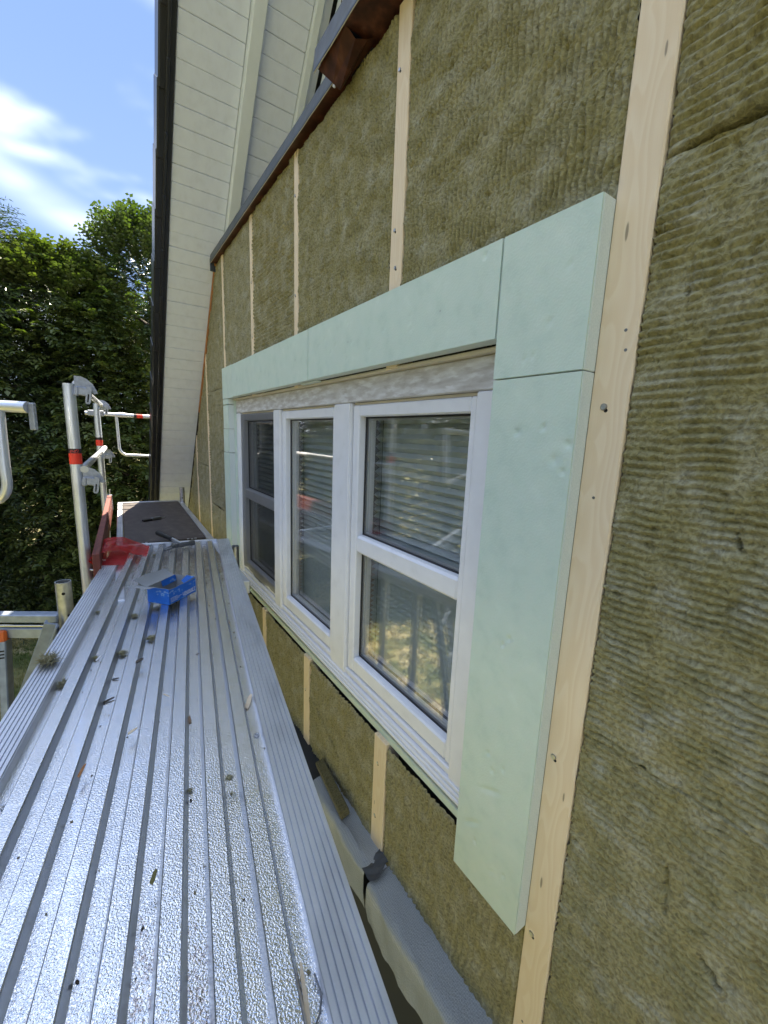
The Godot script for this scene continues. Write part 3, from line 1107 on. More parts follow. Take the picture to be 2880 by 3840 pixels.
# ---------------------------------------------------------------- window
func build_window() -> void:
	var t := thing("triple_window", "three part window with worn white wooden frame in the insulated wall", "window")
	var fx := 0.755
	var bk := 0.86
	var zN := -0.635
	var zF := -2.862
	# header, worn grey
	bb("header", Vector3(fx, 0.118, zF), Vector3(bk, 0.197, zN), M.worn, t, 0.003, 2)
	bb("header_strip", Vector3(0.738, 0.1975, zF), Vector3(bk - 0.02, 0.2085, zN), M.cream, t, 0.002, 2)
	var members := [[-2.862, -2.782], [-2.150, -2.052], [-1.462, -1.332], [-0.722, -0.635]]
	for m in members:
		bb("mullion" if m[0] > -2.5 and m[0] < -1.0 else "jamb", Vector3(fx, -0.985, m[0]), Vector3(bk, 0.1165, m[1]), M.paint, t, 0.004)
	# groove line on the wide mullions
	bb("bead", Vector3(fx - 0.004, -0.94, -1.352), Vector3(fx + 0.01, 0.1155, -1.3335), M.paint, t, 0.002)
	bb("bead", Vector3(fx - 0.003, -0.94, -2.070), Vector3(fx + 0.01, 0.1155, -2.054), M.paint, t, 0.002)
	# stepped sill under the lights
	bb("sill", Vector3(fx + 0.004, -0.952, zF), Vector3(bk, -0.928, zN), M.paint, t, 0.004, 2)
	for i in 3:
		bb("sill_rail", Vector3(fx - 0.006 - 0.005 * i, -0.966 - 0.0125 * i, zF), Vector3(bk, -0.9535 - 0.0125 * i, zN), M.paint, t, 0.003, 2)
	bb("sill_rail", Vector3(fx - 0.002, -1.0, zF), Vector3(bk, -0.9925, zN), M.cream, t, 0.002, 2)
	# sashes
	var lights := [[-2.778, -2.154, true], [-2.048, -1.466, false], [-1.328, -0.726, true]]
	for li in 3:
		var z0: float = lights[li][0]
		var z1: float = lights[li][1]
		var sx := fx + 0.010
		var sb := 0.84
		var stw := 0.042
		var yt := 0.108
		var yb := -0.924
		var mt: Material = M.paint
		var s := bb("sash", Vector3(sx, yb, z0), Vector3(sb, yt, z0 + stw), mt, t, 0.004)
		bb("stile", Vector3(sx, yb, z1 - stw * 0.55), Vector3(sb, yt, z1), mt, s, 0.004)
		bb("rail", Vector3(sx + 0.0005, yt - 0.040, z0 + stw), Vector3(sb, yt, z1 - stw * 0.55), mt, s, 0.004, 2)
		bb("rail", Vector3(sx + 0.0005, yb, z0 + stw), Vector3(sb, yb + 0.060, z1 - stw * 0.55), mt, s, 0.006, 2)
		bb("head_gap", Vector3(fx + 0.016, yt + 0.001, z0), Vector3(sb, yt + 0.009, z1), M.cream, s, 0.001, 2)
		if lights[li][2]:
			bb("rail", Vector3(sx + 0.001, -0.432, z0 + stw), Vector3(sb, -0.366, z1 - stw * 0.55), mt, s, 0.008, 2)
		# glazing: black seal, two panes with a spacer
		var gx := 0.796
		var spans := [[yb + 0.060, -0.432], [-0.366, yt - 0.040]] if lights[li][2] else [[yb + 0.060, yt - 0.040]]
		for sp in spans:
			var za := z0 + stw
			var zb := z1 - stw * 0.55
			for e in [[sp[0], sp[0] + 0.006, za, zb], [sp[1] - 0.006, sp[1], za, zb], [sp[0] + 0.006, sp[1] - 0.006, za, za + 0.006], [sp[0] + 0.006, sp[1] - 0.006, zb - 0.006, zb]]:
				bb("seal", Vector3(gx - 0.004, e[0] + 0.0005, e[2] + 0.0005), Vector3(gx + 0.001, e[1], e[3]), M.rubber, s, 0.001)
			for e in [[sp[0], sp[0] + 0.012, za, zb], [sp[1] - 0.012, sp[1], za, zb], [sp[0] + 0.012, sp[1] - 0.012, za, za + 0.012], [sp[0] + 0.012, sp[1] - 0.012, zb - 0.012, zb]]:
				bb("spacer", Vector3(gx + 0.0035, e[0] + 0.0005, e[2] + 0.0005), Vector3(gx + 0.0130, e[1], e[3]), M.alu_spacer, s, 0.0)
			for px in [gx - 0.001, gx + 0.0025, gx + 0.0135, gx + 0.0170]:
				var g := Geo.new()
				g.quad(Vector3(px, sp[0], za), Vector3(px, sp[0], zb), Vector3(px, sp[1], zb), Vector3(px, sp[1], za), Vector2.ZERO, Vector2.RIGHT, Vector2.ONE, Vector2.DOWN, Vector3.LEFT)
				part("pane", g, M.glass, s)
		if li == 0:
			# dark insect screen stretched over the far light, torn loose at the foot
			var pt := []
			var uv := []
			for j in 25:
				var row := []
				var ur := []
				for i in 25:
					var u := i / 24.0
					var v := j / 24.0
					var wv := 0.006 * sin(u * 19.0 + v * 4.0) * pow(1.0 - v, 3.0)
					row.append(Vector3(fx + 0.004 - absf(wv), lerpf(-0.905 + 0.012 * sin(u * 9.0), 0.108, v), lerpf(z0 + 0.004, z1 - 0.004, u)))
					ur.append(Vector2(u, v))
				pt.append(row); uv.append(ur)
			var g := Geo.new()
			g.grid(pt, uv)
			part("insect_screen", g, M.screen, t)
	# pleated blinds hang inside
	var names := ["grey pleated blind behind the insect screen of the far window light", "grey pleated blind behind the undivided middle window light", "grey pleated blind behind the near window light with a middle rail"]
	for li in 3:
		var z0: float = lights[li][0] + 0.012
		var z1: float = lights[li][1] + 0.04
		if li == 2:
			z1 += 0.02
		var b := thing("pleated_blind", names[li], "blind", Vector3.ZERO, "pleated blinds behind the window lights")
		var ys := []
		var y := 0.10
		var k := 0
		while y > -0.86:
			ys.append(y)
			y -= lerpf(0.0175, 0.0085, clampf((0.1 - y) / 0.96, 0.0, 1.0))
		var g := Geo.new()
		for q in ys.size() - 1:
			var xa := 0.858 if q % 2 == 0 else 0.878
			var xb := 0.878 if q % 2 == 0 else 0.858
			g.quad(Vector3(xa, ys[q], z0), Vector3(xa, ys[q], z1), Vector3(xb, ys[q + 1], z1), Vector3(xb, ys[q + 1], z0), Vector2(0, q), Vector2(1, q), Vector2(1, q + 1), Vector2(0, q + 1), Vector3.LEFT)
		part("pleated_fabric", g, M.blind, b)
		bb("bottom_rail", Vector3(0.857, -0.878, z0), Vector3(0.879, -0.861, z1), M.paint, b, 0.002, 2)
		bb("top_rail", Vector3(0.857, 0.101, z0), Vector3(0.879, 0.115, z1), M.paint, b, 0.002, 2)
		tb("cord", [Vector3(0.856, -0.86, z0 + 0.05), Vector3(0.856, 0.1, z0 + 0.05)], 0.0009, M.black, b, false, 6)


# ---------------------------------------------------------------- drip flashing
func build_flashing() -> void:
	var t := thing("drip_flashing", "dark grey metal flashing with rust brown underside along the wall top", "flashing")
	# run: outer x, underside y at the wall / at the edge, face top y
	var run := func(z0: float, z1: float, xo: float, yu: float, ye: float, yt: float, zu: float) -> void:
		var g := Geo.new()
		var steps := int(abs(z1 - z0) / 0.06) + 1
		var pt := []
		var uv := []
		for j in steps + 1:
			var z := lerpf(z0, z1, float(j) / steps)
			var w: float = 0.003 * nz.mid.get_noise_2d(z * 0.5, xo)
			pt.append([Vector3(1.2, yt + 0.05, z), Vector3(xo + 0.004, yt + w, z), Vector3(xo + w, ye + 0.004, z), Vector3(xo + 0.003 + w, ye + w, z)])
			uv.append([Vector2(0, z), Vector2(0.4, z), Vector2(0.46, z), Vector2(0.47, z)])
		g.grid(pt, uv)
		part("face", g, M.flash_grey, t)
		var g2 := Geo.new()
		pt = []
		uv = []
		for j in steps + 1:
			var z := lerpf(zu, z1, float(j) / steps)
			var w: float = 0.003 * nz.mid.get_noise_2d(z * 0.5, xo)
			pt.append([Vector3(xo + 0.004 + w, ye + w, z), Vector3(lerpf(xo, 0.76, 0.5), lerpf(ye, yu, 0.5) + 0.004, z), Vector3(0.79, yu, z)])
			uv.append([Vector2(0, z), Vector2(0.05, z), Vector2(0.1, z)])
		g2.grid(pt, uv)
		part("underside", g2, M.flash_brown, t)
		var g3 := Geo.new()
		var pts := []
		for j in steps + 1:
			var z := lerpf(z0, z1, float(j) / steps)
			var w: float = 0.003 * nz.mid.get_noise_2d(z * 0.5, xo)
			pts.append(Vector3(xo + 0.0025 + w, ye - 0.0005 + w, z))
		g3.tube(pts, 0.0016, 6)
		part("drip_edge", g3, M.edge_cream, t)
	run.call(-1.36, -3.24, 0.702, 1.132, 1.126, 1.178, -1.36)
	run.call(-1.43, 0.9, 0.645, 1.128, 1.140, 1.205, -1.235)
	# loose end of the wide sheet, torn and bent down in two folds
	var c4 := Vector3(0.650, 1.150, -1.236)
	var c0 := Vector3(0.655, 1.146, -1.418)
	var c1 := Vector3(0.685, 1.094, -1.371)
	var c2 := Vector3(0.700, 1.069, -1.349)
	var c3 := Vector3(0.716, 1.126, -1.215)
	var cm := Vector3(0.682, 1.118, -1.226)
	var g := Geo.new()
	g.quad(c4, c0, c1, cm, Vector2(0, 0), Vector2(0, 0.2), Vector2(0.05, 0.2), Vector2(0.05, 0), Vector3(-0.5, -1, 0))
	g.quad(cm, c1, c2, c3, Vector2(0.05, 0), Vector2(0.05, 0.2), Vector2(0.1, 0.2), Vector2(0.1, 0), Vector3(-1, -0.3, 0))
	g.quad(c3, c2, c2 + Vector3(0.02, 0.03, 0.0), c3 + Vector3(0.03, 0.01, 0.02), Vector2(0.1, 0), Vector2(0.1, 0.2), Vector2(0.12, 0.2), Vector2(0.12, 0), Vector3(-1, 0, 0))
	part("bent_flap", g, M.flash_brown, t)
	tb("crumb", [Vector3(0.688, 1.090, -1.373), Vector3(0.690, 1.084, -1.368)], [0.004, 0.003], M.white_print, t, false, 7)
	# dark end of the far run at the roof edge
	bb("end_cap", Vector3(0.704, 1.08, -3.25), Vector3(0.79, 1.16, -3.235), M.flash_grey, t)


# ---------------------------------------------------------------- wrapped ledge at the foot of the wall
func build_ledge() -> void:
	var mk := func(called: String, label: String, z0: float, z1: float, x0: float, dy: float, m: Material) -> void:
		var t := thing(called, label, "ledge", Vector3.ZERO, "wrapped ledge pieces at the foot of the wall")
		var cs := [Vector2(0.79, -1.495), Vector2(0.735, -1.497), Vector2(0.69, -1.507), Vector2(x0 + 0.022, -1.505), Vector2(x0 + 0.006, -1.515), Vector2(x0, -1.535), Vector2(x0 + 0.003, -1.60), Vector2(x0 + 0.012, -1.68)]
		var steps := int((z1 - z0) / 0.015) + 1
		var pt := []
		var uv := []
		for j in steps + 1:
			var z := lerpf(z0, z1, float(j) / steps)
			var row := []
			var ur := []
			var s := 0.0
			for i in cs.size():
				if i > 0:
					s += cs[i].distance_to(cs[i - 1])
				var w: float = nz.lump.get_noise_2d(z * 0.6, i * 0.2 + x0) * 0.009 + nz.mid.get_noise_2d(z * 0.5, i * 0.1) * 0.004
				row.append(Vector3(cs[i].x + w, cs[i].y + w + dy, z))
				ur.append(Vector2(s, z))
			pt.append(row); uv.append(ur)
		var g := Geo.new()
		g.grid(pt, uv)
		part("membrane", g, m, t)
		var e := Geo.new()
		var poly := PackedVector2Array()
		for c in cs:
			poly.append(Vector2(c.x, c.y + dy))
		poly.append(Vector2(0.79, -1.68 + dy))
		e.prism(poly, z1 - z0 - 0.03, Transform3D(Basis(Vector3(0.985, 0, 0), Vector3(0, 1, 0), Vector3(0, 0, 1)), Vector3(0.028, -0.014, z0 + 0.015)))
		part("core", e, M.memb_dark, t)
	mk.call("wrapped_ledge", "long grey net-reinforced foil ledge along the wall foot nearest the camera", -0.955, 1.2, 0.645, 0.0, M.memb)
	mk.call("wrapped_ledge", "short grey net-reinforced foil ledge under the wool offcut", -1.43, -0.985, 0.650, 0.016, M.memb)
	mk.call("wrapped_ledge", "black membrane ledge beyond the wool offcut below the window", -4.4, -1.45, 0.652, -0.004, M.memb_dark)
	# torn tape over the joint
	var w := thing("joint_tape", "torn dark tape over the joint between the two grey foil ledges", "tape")
	var pt := []
	var uv := []
	for j in 7:
		var row := []
		var ur := []
		for i in 9:
			var u := i / 8.0
			var v := j / 6.0
			row.append(Vector3(lerpf(0.655, 0.738, u), lerpf(-1.496, -1.476, u) + 0.006 * nz.mid.get_noise_2d(u * 0.2, v * 0.2), lerpf(-1.0, -0.945, v) + 0.010 * sin(u * 5.0)))
			ur.append(Vector2(u * 0.1, v * 0.1))
		pt.append(row); uv.append(ur)
	var g := Geo.new()
	g.grid(pt, uv)
	part("strip", g, mat(lin(0.07, 0.075, 0.08), 0.5), w)
	var f := Geo.new()
	for i in 2:
		var b := Basis(Vector3(rng.randf(), rng.randf(), rng.randf()).normalized(), rng.randf() * 0.7)
		f.box(Vector3(rng.randf_range(0.69, 0.73), -1.487, rng.randf_range(-1.0, -0.95)), Vector3(0.018, 0.002, 0.010), 0.0005, b)
	part("foil_shred", f, M.galv_dull, w)
	# offcut of wool lying on it
	var oc := wool_lump_box(Vector3(0.040, 0.034, 0.29))
	var o := inst("wool_offcut", oc, M.wool, self)
	o.transform = Transform3D(Basis(Vector3.UP, -0.10) * Basis(Vector3.BACK, 0.25), Vector3(0.705, -1.462, -1.33))
	tag(o, "long narrow offcut of olive mineral wool lying on the grey foil ledge", "insulation")


func wool_lump_box(s: Vector3) -> ArrayMesh:
	var g := Geo.new()
	g.box(Vector3.ZERO, s, 0.004, Basis.IDENTITY, 2)
	var col := PackedColorArray()
	for i in g.v.size():
		var f: float = nz.mid.get_noise_3dv(g.v[i] * 0.8)
		g.v[i] += g.v[i].normalized() * f * 0.003
		col.append(Color(0.19, 0.165, 0.065).lerp(Color(0.14, 0.125, 0.06), f * 0.5 + 0.5))
	g.c = col
	return g.mesh()


# ---------------------------------------------------------------- decks
func deck_frame() -> Transform3D:
	var u := Vector3(sin(DECK_TURN), 0, -cos(DECK_TURN))
	var v := Vector3(cos(DECK_TURN), 0, sin(DECK_TURN))
	return Transform3D(Basis(v, Vector3.UP, -u), Vector3(0, DECK_Y, 0))


func dk(lat: float, along: float, y := 0.0) -> Vector3:
	return deck_frame() * Vector3(lat, y, -along)


func build_decks() -> void:
	var t := thing("aluminium_deck", "long ribbed aluminium scaffold deck running beside the window", "scaffold deck")
	t.transform = deck_frame()
	var a0 := -0.45
	var a1 := 2.72
	# sheet: raised flats, 66 mm apart, sides 22 mm deep
	var dp := 0.021
	var pr := [Vector2(-0.372, -dp)]
	for k in range(-5, 2):
		var c := 0.0125 + 0.066 * k
		pr.append(Vector2(c - 0.0135 - 0.0075, -dp))
		pr.append(Vector2(c - 0.0150, -0.002))
		pr.append(Vector2(c - 0.0132, 0.0))
		pr.append(Vector2(c + 0.0132, 0.0))
		pr.append(Vector2(c + 0.0150, -0.002))
		pr.append(Vector2(c + 0.0135 + 0.0075, -dp))
	pr.append(Vector2(0.136, -dp))
	# dirt and rust lie on the metal: dust in the far troughs, rust freckles near the foot of the picture
	var W := 256
	var Hh := 1024
	var im := Image.create(W, Hh, false, Image.FORMAT_RGBA8)
	var n1 := noise(201, 0.06, FastNoiseLite.TYPE_SIMPLEX, 4)
	var n2 := noise(202, 0.35, FastNoiseLite.TYPE_SIMPLEX, 2)
	var n3 := noise(203, 0.012, FastNoiseLite.TYPE_SIMPLEX, 3)
	var base := lin(0.84, 0.86, 0.89)
	var dust := lin(0.34, 0.29, 0.22)
	var rust := lin(0.13, 0.045, 0.025)
	for y in Hh:
		var al := a0 + (a1 - a0) * (y + 0.5) / Hh
		for x in W:
			var la := -0.40 + 0.56 * (x + 0.5) / W
			var ph := fposmod(la - 0.0125 + 0.033, 0.066) - 0.033
			var trough := 1.0 if absf(ph) > 0.019 else 0.0
			var g := n1.get_noise_2d(x, y) * 0.5 + 0.5
			var f := n2.get_noise_2d(x, y) * 0.5 + 0.5
			var big := n3.get_noise_2d(x, y) * 0.5 + 0.5
			var d := 0.0
			if trough > 0.5:
				var cover := smoothstep(1.4, 2.5, al) * 0.55 + 0.06
				d = smoothstep(1.0 - cover, 1.0 - cover + 0.2, g * 0.6 + f * 0.4 + big * 0.25)
			else:
				d = 0.5 * smoothstep(0.84, 0.95, g * 0.6 + f * 0.45)
			var r := 0.0
			for q in [[-0.078, 0.49, 0.05, 0.11], [-0.020, 0.45, 0.045, 0.12], [-0.05, 0.38, 0.09, 0.09], [-0.19, 0.50, 0.03, 0.05], [-0.10, 2.45, 0.10, 0.12]]:
				var e := exp(-pow((la - q[0]) / q[2], 2.0) - pow((al - q[1]) / q[3], 2.0))
				r = max(r, smoothstep(0.70, 0.84, f * 0.55 + g * 0.25 + e * 0.32) * (1.0 if e > 0.15 else 0.0) * (1.0 if trough > 0.5 else 0.25))
			var c := dust.lerp(rust, clampf(r * 1.3, 0.0, 1.0))
			c.a = clampf(maxf(d * 0.75, r * 0.6) + 0.06 * (1.0 - big), 0.0, 1.0)
			im.set_pixel(x, y, c)
	var sm := mat(base, 0.13, 0.97)
	tri_map(sm, 5.0)
	bump(sm, M.stucco_tex, 0.045)
	sm.detail_enabled = true
	sm.detail_uv_layer = BaseMaterial3D.DETAIL_UV_2
	sm.detail_blend_mode = BaseMaterial3D.BLEND_MODE_MIX
	sm.detail_albedo = tex(im)
	# the dirt picture is laid on by metres across and along, in the second uv layer
	var flat := Geo.new()
	var side := Geo.new()
	for i in pr.size() - 1:
		var g := flat if absf(pr[i].y - pr[i + 1].y) < 0.0005 else side
		g.profile([pr[i], pr[i + 1]], a0, a1)
	flat.t2 = PackedVector2Array()
	for q in flat.t:
		flat.t2.append(Vector2((q.x + 0.40) / 0.56, (q.y - a0) / (a1 - a0)))
	part("ribbed_sheet", flat, sm, t)
	part("rib_sides", side, M.alu_side, t)
	# rails with fine grooves
	for s in [[-0.424, -0.359], [0.1225, 0.193]]:
		var p2 := [Vector2(s[0], -0.07), Vector2(s[0], 0.002)]
		var n := 7
		var w: float = (s[1] - s[0]) / n
		for k in n:
			var x: float = s[0] + w * k
			p2.append(Vector2(x + w * 0.10, 0.0042))
			p2.append(Vector2(x + w * 0.76, 0.0042))
			p2.append(Vector2(x + w * 0.84, 0.0006))
			p2.append(Vector2(x + w * 0.97, 0.0006))
		p2.append(Vector2(s[1], -0.004))
		p2.append(Vector2(s[1], -0.03))
		var g := Geo.new()
		g.profile(p2, a0, a1)
		# end face
		var poly := PackedVector2Array()
		for q in p2:
			poly.append(q)
		poly.append(Vector2(s[1], -0.07))
		g.prism(poly, 0.004, Transform3D(Basis.IDENTITY, Vector3(0, 0, -a1 - 0.0045)))
		part("side_rail", g, M.alu_rail, t)
	bb("end_bar", Vector3(-0.358, -0.05, -a1 - 0.022), Vector3(0.121, 0.003, -a1 - 0.001), M.alu_rail, t, 0.002, 0)
	for x in [-0.30, 0.06]:
		bb("hook", Vector3(x, -0.09, -a1 - 0.06), Vector3(x + 0.05, -0.03, -a1 - 0.024), M.galv, t, 0.004)

	# second deck, dark plywood with a hatch
	var p := thing("plywood_deck", "dark brown plywood hatch deck in aluminium frame beyond the ribbed deck", "scaffold deck")
	p.transform = Transform3D(Basis(Vector3.UP, -0.034), Vector3(-0.02, -0.70, 0))
	# local x across, -z along
	var za := -4.47
	bb("hatch_panel", Vector3(-0.005, -0.012, za + 0.02), Vector3(0.455, 0.0, -2.86), M.ply, p, 0.002, 2)
	bb("panel", Vector3(-0.005, -0.014, -2.83), Vector3(0.455, -0.003, -1.9), M.ply, p, 0.002, 2)
	bb("frame", Vector3(-0.045, -0.06, za), Vector3(-0.008, 0.004, -1.9), M.alu_rail, p, 0.003, 2)
	bb("frame", Vector3(0.458, -0.06, za), Vector3(0.495, 0.004, -1.9), M.alu_rail, p, 0.003, 2)
	bb("frame", Vector3(-0.045, -0.06, za - 0.035), Vector3(0.495, 0.006, za - 0.001), M.alu, p, 0.003, 0)
	for x in [0.06, 0.34]:
		for q in 3:
			bb("hinge", Vector3(x + q * 0.022, -0.002, -2.858 + (q % 2) * 0.012), Vector3(x + q * 0.022 + 0.014, 0.003, -2.848 + (q % 2) * 0.012), M.zinc, p, 0.001)
	# tool lying on it
	var kn := thing("utility_knife", "small black and grey utility knife lying on the dark plywood deck", "knife", Vector3(0.285, -0.70, -3.55))
	kn.rotation.y = 0.5
	bb("handle", Vector3(-0.075, 0.001, -0.014), Vector3(0.0, 0.016, 0.014), M.black, kn, 0.005, 0)
	bb("grip", Vector3(-0.01, 0.002, -0.013), Vector3(0.07, 0.022, 0.016), M.steel_dark, kn, 0.004, 0)
	bb("blade", Vector3(0.07, 0.006, -0.006), Vector3(0.105, 0.009, 0.006), M.zinc, kn, 0.0008, 0)


# ---------------------------------------------------------------- scaffold
func band(parent: Node, ce: Vector3, ax: Vector3, r: float, with_text := true) -> void:
	var a := ax.normalized()
	tb("black_band", [ce + a * 0.024, ce + a * 0.046], r + 0.0012, M.blackband, parent, false, 24)
	tb("red_band", [ce - a * 0.026, ce + a * 0.024], r + 0.0010, M.redband, parent, false, 24)


func wedge_head(parent: Node, at: Vector3, side: Vector3, r: float) -> void:
	# pressed housing beside the tube, cast plate of the rail above it, slotted wedge through both
	var fwd := Vector3(0, 0, 1)
	var b := Basis(side, Vector3.UP, side.cross(Vector3.UP)).orthonormalized() * Basis(Vector3.BACK, -0.14)
	bx("wedge_housing", at + side * (r + 0.030), Vector3(0.062, 0.038, 0.034), M.galv_dull, parent, 0.004, b)
	bx("weld_plate", at + side * (r + 0.004), Vector3(0.018, 0.042, 0.040), M.galv_dull, parent, 0.005, b)
	var w := Geo.new()
	var o := at + side * (r + 0.052)
	w.prism(PackedVector2Array([Vector2(-0.010, 0.022), Vector2(0.010, 0.022), Vector2(0.011, -0.048), Vector2(0.006, -0.056), Vector2(-0.006, -0.056), Vector2(-0.010, -0.048)]), 0.006, Transform3D(b, o + b.z * 0.0185))
	part("wedge", w, M.galv_dull, parent)
	bx("wedge_slot", o + b * Vector3(0.0, -0.030, 0.0246), Vector3(0.0055, 0.036, 0.0008), M.bore, parent, 0.0, b)


func rail_plate(parent: Node, at: Vector3, side: Vector3) -> void:
	var g := Geo.new()
	var b := Basis(side, Vector3.UP, side.cross(Vector3.UP)).orthonormalized()
	g.prism(PackedVector2Array([Vector2(-0.012, 0.055), Vector2(0.014, 0.054), Vector2(0.036, 0.044), Vector2(0.056, 0.024), Vector2(0.068, 0.0), Vector2(0.074, -0.016), Vector2(0.060, -0.022), Vector2(0.044, -0.006), Vector2(-0.012, -0.006)]), 0.007, Transform3D(b, at + b.z * -0.003))
	part("end_plate", g, M.galv_dull, parent)


func build_scaffold() -> void:
	var R := 0.0242
	# outer standards
	var s1 := thing("scaffold_standard", "near silver scaffold post with red and black band and two wedge heads", "scaffold post", Vector3.ZERO, "outer scaffold posts")
	tb("tube", [Vector3(-0.104, GROUND + 0.08, -2.42), Vector3(-0.104, -2.0, -2.42), Vector3(-0.104, 0.184, -2.42)], R, M.alu_rail, s1, true, 28)
	band(s1, Vector3(-0.104, -0.155, -2.42), Vector3.UP, R)
	wedge_head(s1, Vector3(-0.104, 0.152, -2.405), Vector3(1, 0, 0.1).normalized(), R)
	wedge_head(s1, Vector3(-0.104, -0.262, -2.405), Vector3(1, 0, 0.1).normalized(), R)
	for p in [[-0.70, 0.0], [-0.76, 0.02]]:
		tb("bolt", [Vector3(-0.085, p[0], -2.402), Vector3(-0.072, p[0], -2.39)], 0.006, M.zinc, s1, false, 8)
	# lettering on the black band
	letters(s1, "er", Vector3(-0.104, -0.120, -2.42), R + 0.0016, 0.55, 0.030)
	letters(s1, "2", Vector3(-0.104, -0.120, -2.42), R + 0.0016, 1.15, 0.026)
	bx("foot", Vector3(-0.104, GROUND + 0.06, -2.42), Vector3(0.15, 0.03, 0.15), M.galv, s1, 0.004)
	var s2 := thing("scaffold_standard", "far silver scaffold post by the red toe board end with red band", "scaffold post", Vector3.ZERO, "outer scaffold posts")
	tb("tube", [Vector3(-0.012, GROUND + 0.08, -4.40), Vector3(-0.012, -2.0, -4.40), Vector3(-0.012, 0.188, -4.40)], R, M.alu_rail, s2, true, 20)
	band(s2, Vector3(-0.012, -0.145, -4.40), Vector3.UP, R)
	wedge_head(s2, Vector3(-0.012, 0.155, -4.385), Vector3(1, 0, 0.1).normalized(), R)
	wedge_head(s2, Vector3(-0.012, -0.262, -4.385), Vector3(1, 0, 0.1).normalized(), R)
	bx("foot", Vector3(-0.012, GROUND + 0.06, -4.40), Vector3(0.15, 0.03, 0.15), M.galv, s2, 0.004)
	# guard rails between them
	var r1 := thing("guard_rail", "upper guard rail tube between the two silver scaffold posts", "guard rail", Vector3.ZERO, "guard rails between the posts")
	tb("tube", [Vector3(-0.075, 0.185, -2.42), Vector3(-0.073, 0.182, -2.52), Vector3(0.022, 0.178, -4.37)], 0.0170, M.alu_rail, r1, false, 18)
	rail_plate(r1, Vector3(-0.070, 0.165, -2.405), Vector3(1, 0, 0.05).normalized())
	rail_plate(r1, Vector3(0.020, 0.165, -4.385), Vector3(1, 0, 0.05).normalized())
	var r2 := thing("guard_rail", "middle guard rail tube joining the near and far scaffold posts", "guard rail", Vector3.ZERO, "guard rails between the posts")
	tb("tube", [Vector3(-0.074, -0.205, -2.40), Vector3(-0.072, -0.20, -2.50), Vector3(0.026, -0.185, -4.37)], 0.0170, M.galv, r2, false, 18)
	rail_plate(r2, Vector3(-0.070, -0.25, -2.405), Vector3(1, 0, 0.05).normalized())
	rail_plate(r2, Vector3(0.022, -0.25, -4.385), Vector3(1, 0, 0.05).normalized())
	tb("white_sleeve", [Vector3(-0.010, -0.192, -3.62), Vector3(0.022, -0.186, -4.30)], 0.0180, M.white_print, r2, false, 18)
	# end guard at the far side, passing behind the roof edge
	var e := thing("end_guard", "silver end guard frame with bent tube and red band before the trees", "guard rail", Vector3.ZERO, "end guard frames")
	var zf := -4.55
	tb("top_tube", [Vector3(-0.10, 0.108, zf), Vector3(0.12, 0.106, zf), Vector3(0.15, 0.106, zf), Vector3(0.19, 0.105, zf), Vector3(0.24, 0.104, zf), Vector3(0.72, 0.10, zf)], [0.0165, 0.0165, 0.021, 0.021, 0.0165, 0.0165], M.alu_rail, e, false, 18)
	band(e, Vector3(0.315, 0.103, zf), Vector3(-1, 0, 0), 0.0165)
	var pts := [Vector3(0.130, 0.095, zf), Vector3(0.135, -0.17, zf)]
	for k in 7:
		var a := PI * 0.5 * k / 6.0
		pts.append(Vector3(0.205 - 0.07 * cos(a), -0.19 - 0.07 * sin(a), zf))
	pts.append(Vector3(0.44, -0.268, zf))
	tb("bent_tube", pts, 0.0125, M.alu_rail, e, false, 14)
	bx("clamp", Vector3(-0.02, 0.108, -4.475), Vector3(0.12, 0.05, 0.13), M.galv_dull, e, 0.006)
	# nearer end guard, cut by the left edge of the picture
	var ne := thing("end_guard", "silver end guard tube with hook plate at the left picture edge", "guard rail", Vector3.ZERO, "end guard frames")
	tb("top_tube", [Vector3(-1.15, 0.057, -2.66), Vector3(-0.30, 0.057, -2.07), Vector3(-0.212, 0.056, -2.008)], 0.0205, M.alu_rail, ne, false, 20)
	bx("hook_plate", Vector3(-0.200, 0.024, -2.000), Vector3(0.014, 0.098, 0.030), M.galv_dull, ne, 0.004, Basis(Vector3.UP, 0.6))
	var q := [Vector3(-0.300, 0.045, -2.065), Vector3(-0.301, -0.15, -2.05), Vector3(-0.300, -0.20, -2.045)]
	var dir := Vector3(-0.85, 0, -0.59).normalized()
	for k in 7:
		var a := PI * 0.5 * k / 6.0
		q.append(Vector3(-0.300, -0.22, -2.045) + dir * (0.07 - 0.07 * cos(a)) + Vector3(0, -0.075 * sin(a), 0))
	q.append(Vector3(-0.300, -0.295, -2.045) + dir * 0.9)
	tb("bent_tube", q, 0.0165, M.alu_rail, ne, false, 16)
	# toe board
	var tbd := thing("toe_board", "dark red wooden toe board along the left side of the plywood deck", "toe board")
	var d := Vector3(0.086, 0, -2.03)
	var bs := Basis(Vector3.UP, atan2(-d.x, -d.z))
	bx("plank", Vector3(-0.015, -0.675, -3.32), Vector3(0.032, 0.15, 2.02), M.toe, tbd, 0.003, bs, 2)
	bx("end_fitting", Vector3(0.030, -0.668, -4.345), Vector3(0.036, 0.14, 0.05), M.galv_dull, tbd, 0.003, bs, 2)
	tb("pin", [Vector3(0.034, -0.60, -4.35), Vector3(0.034, -0.552, -4.35)], 0.008, M.zinc, tbd, false, 10)
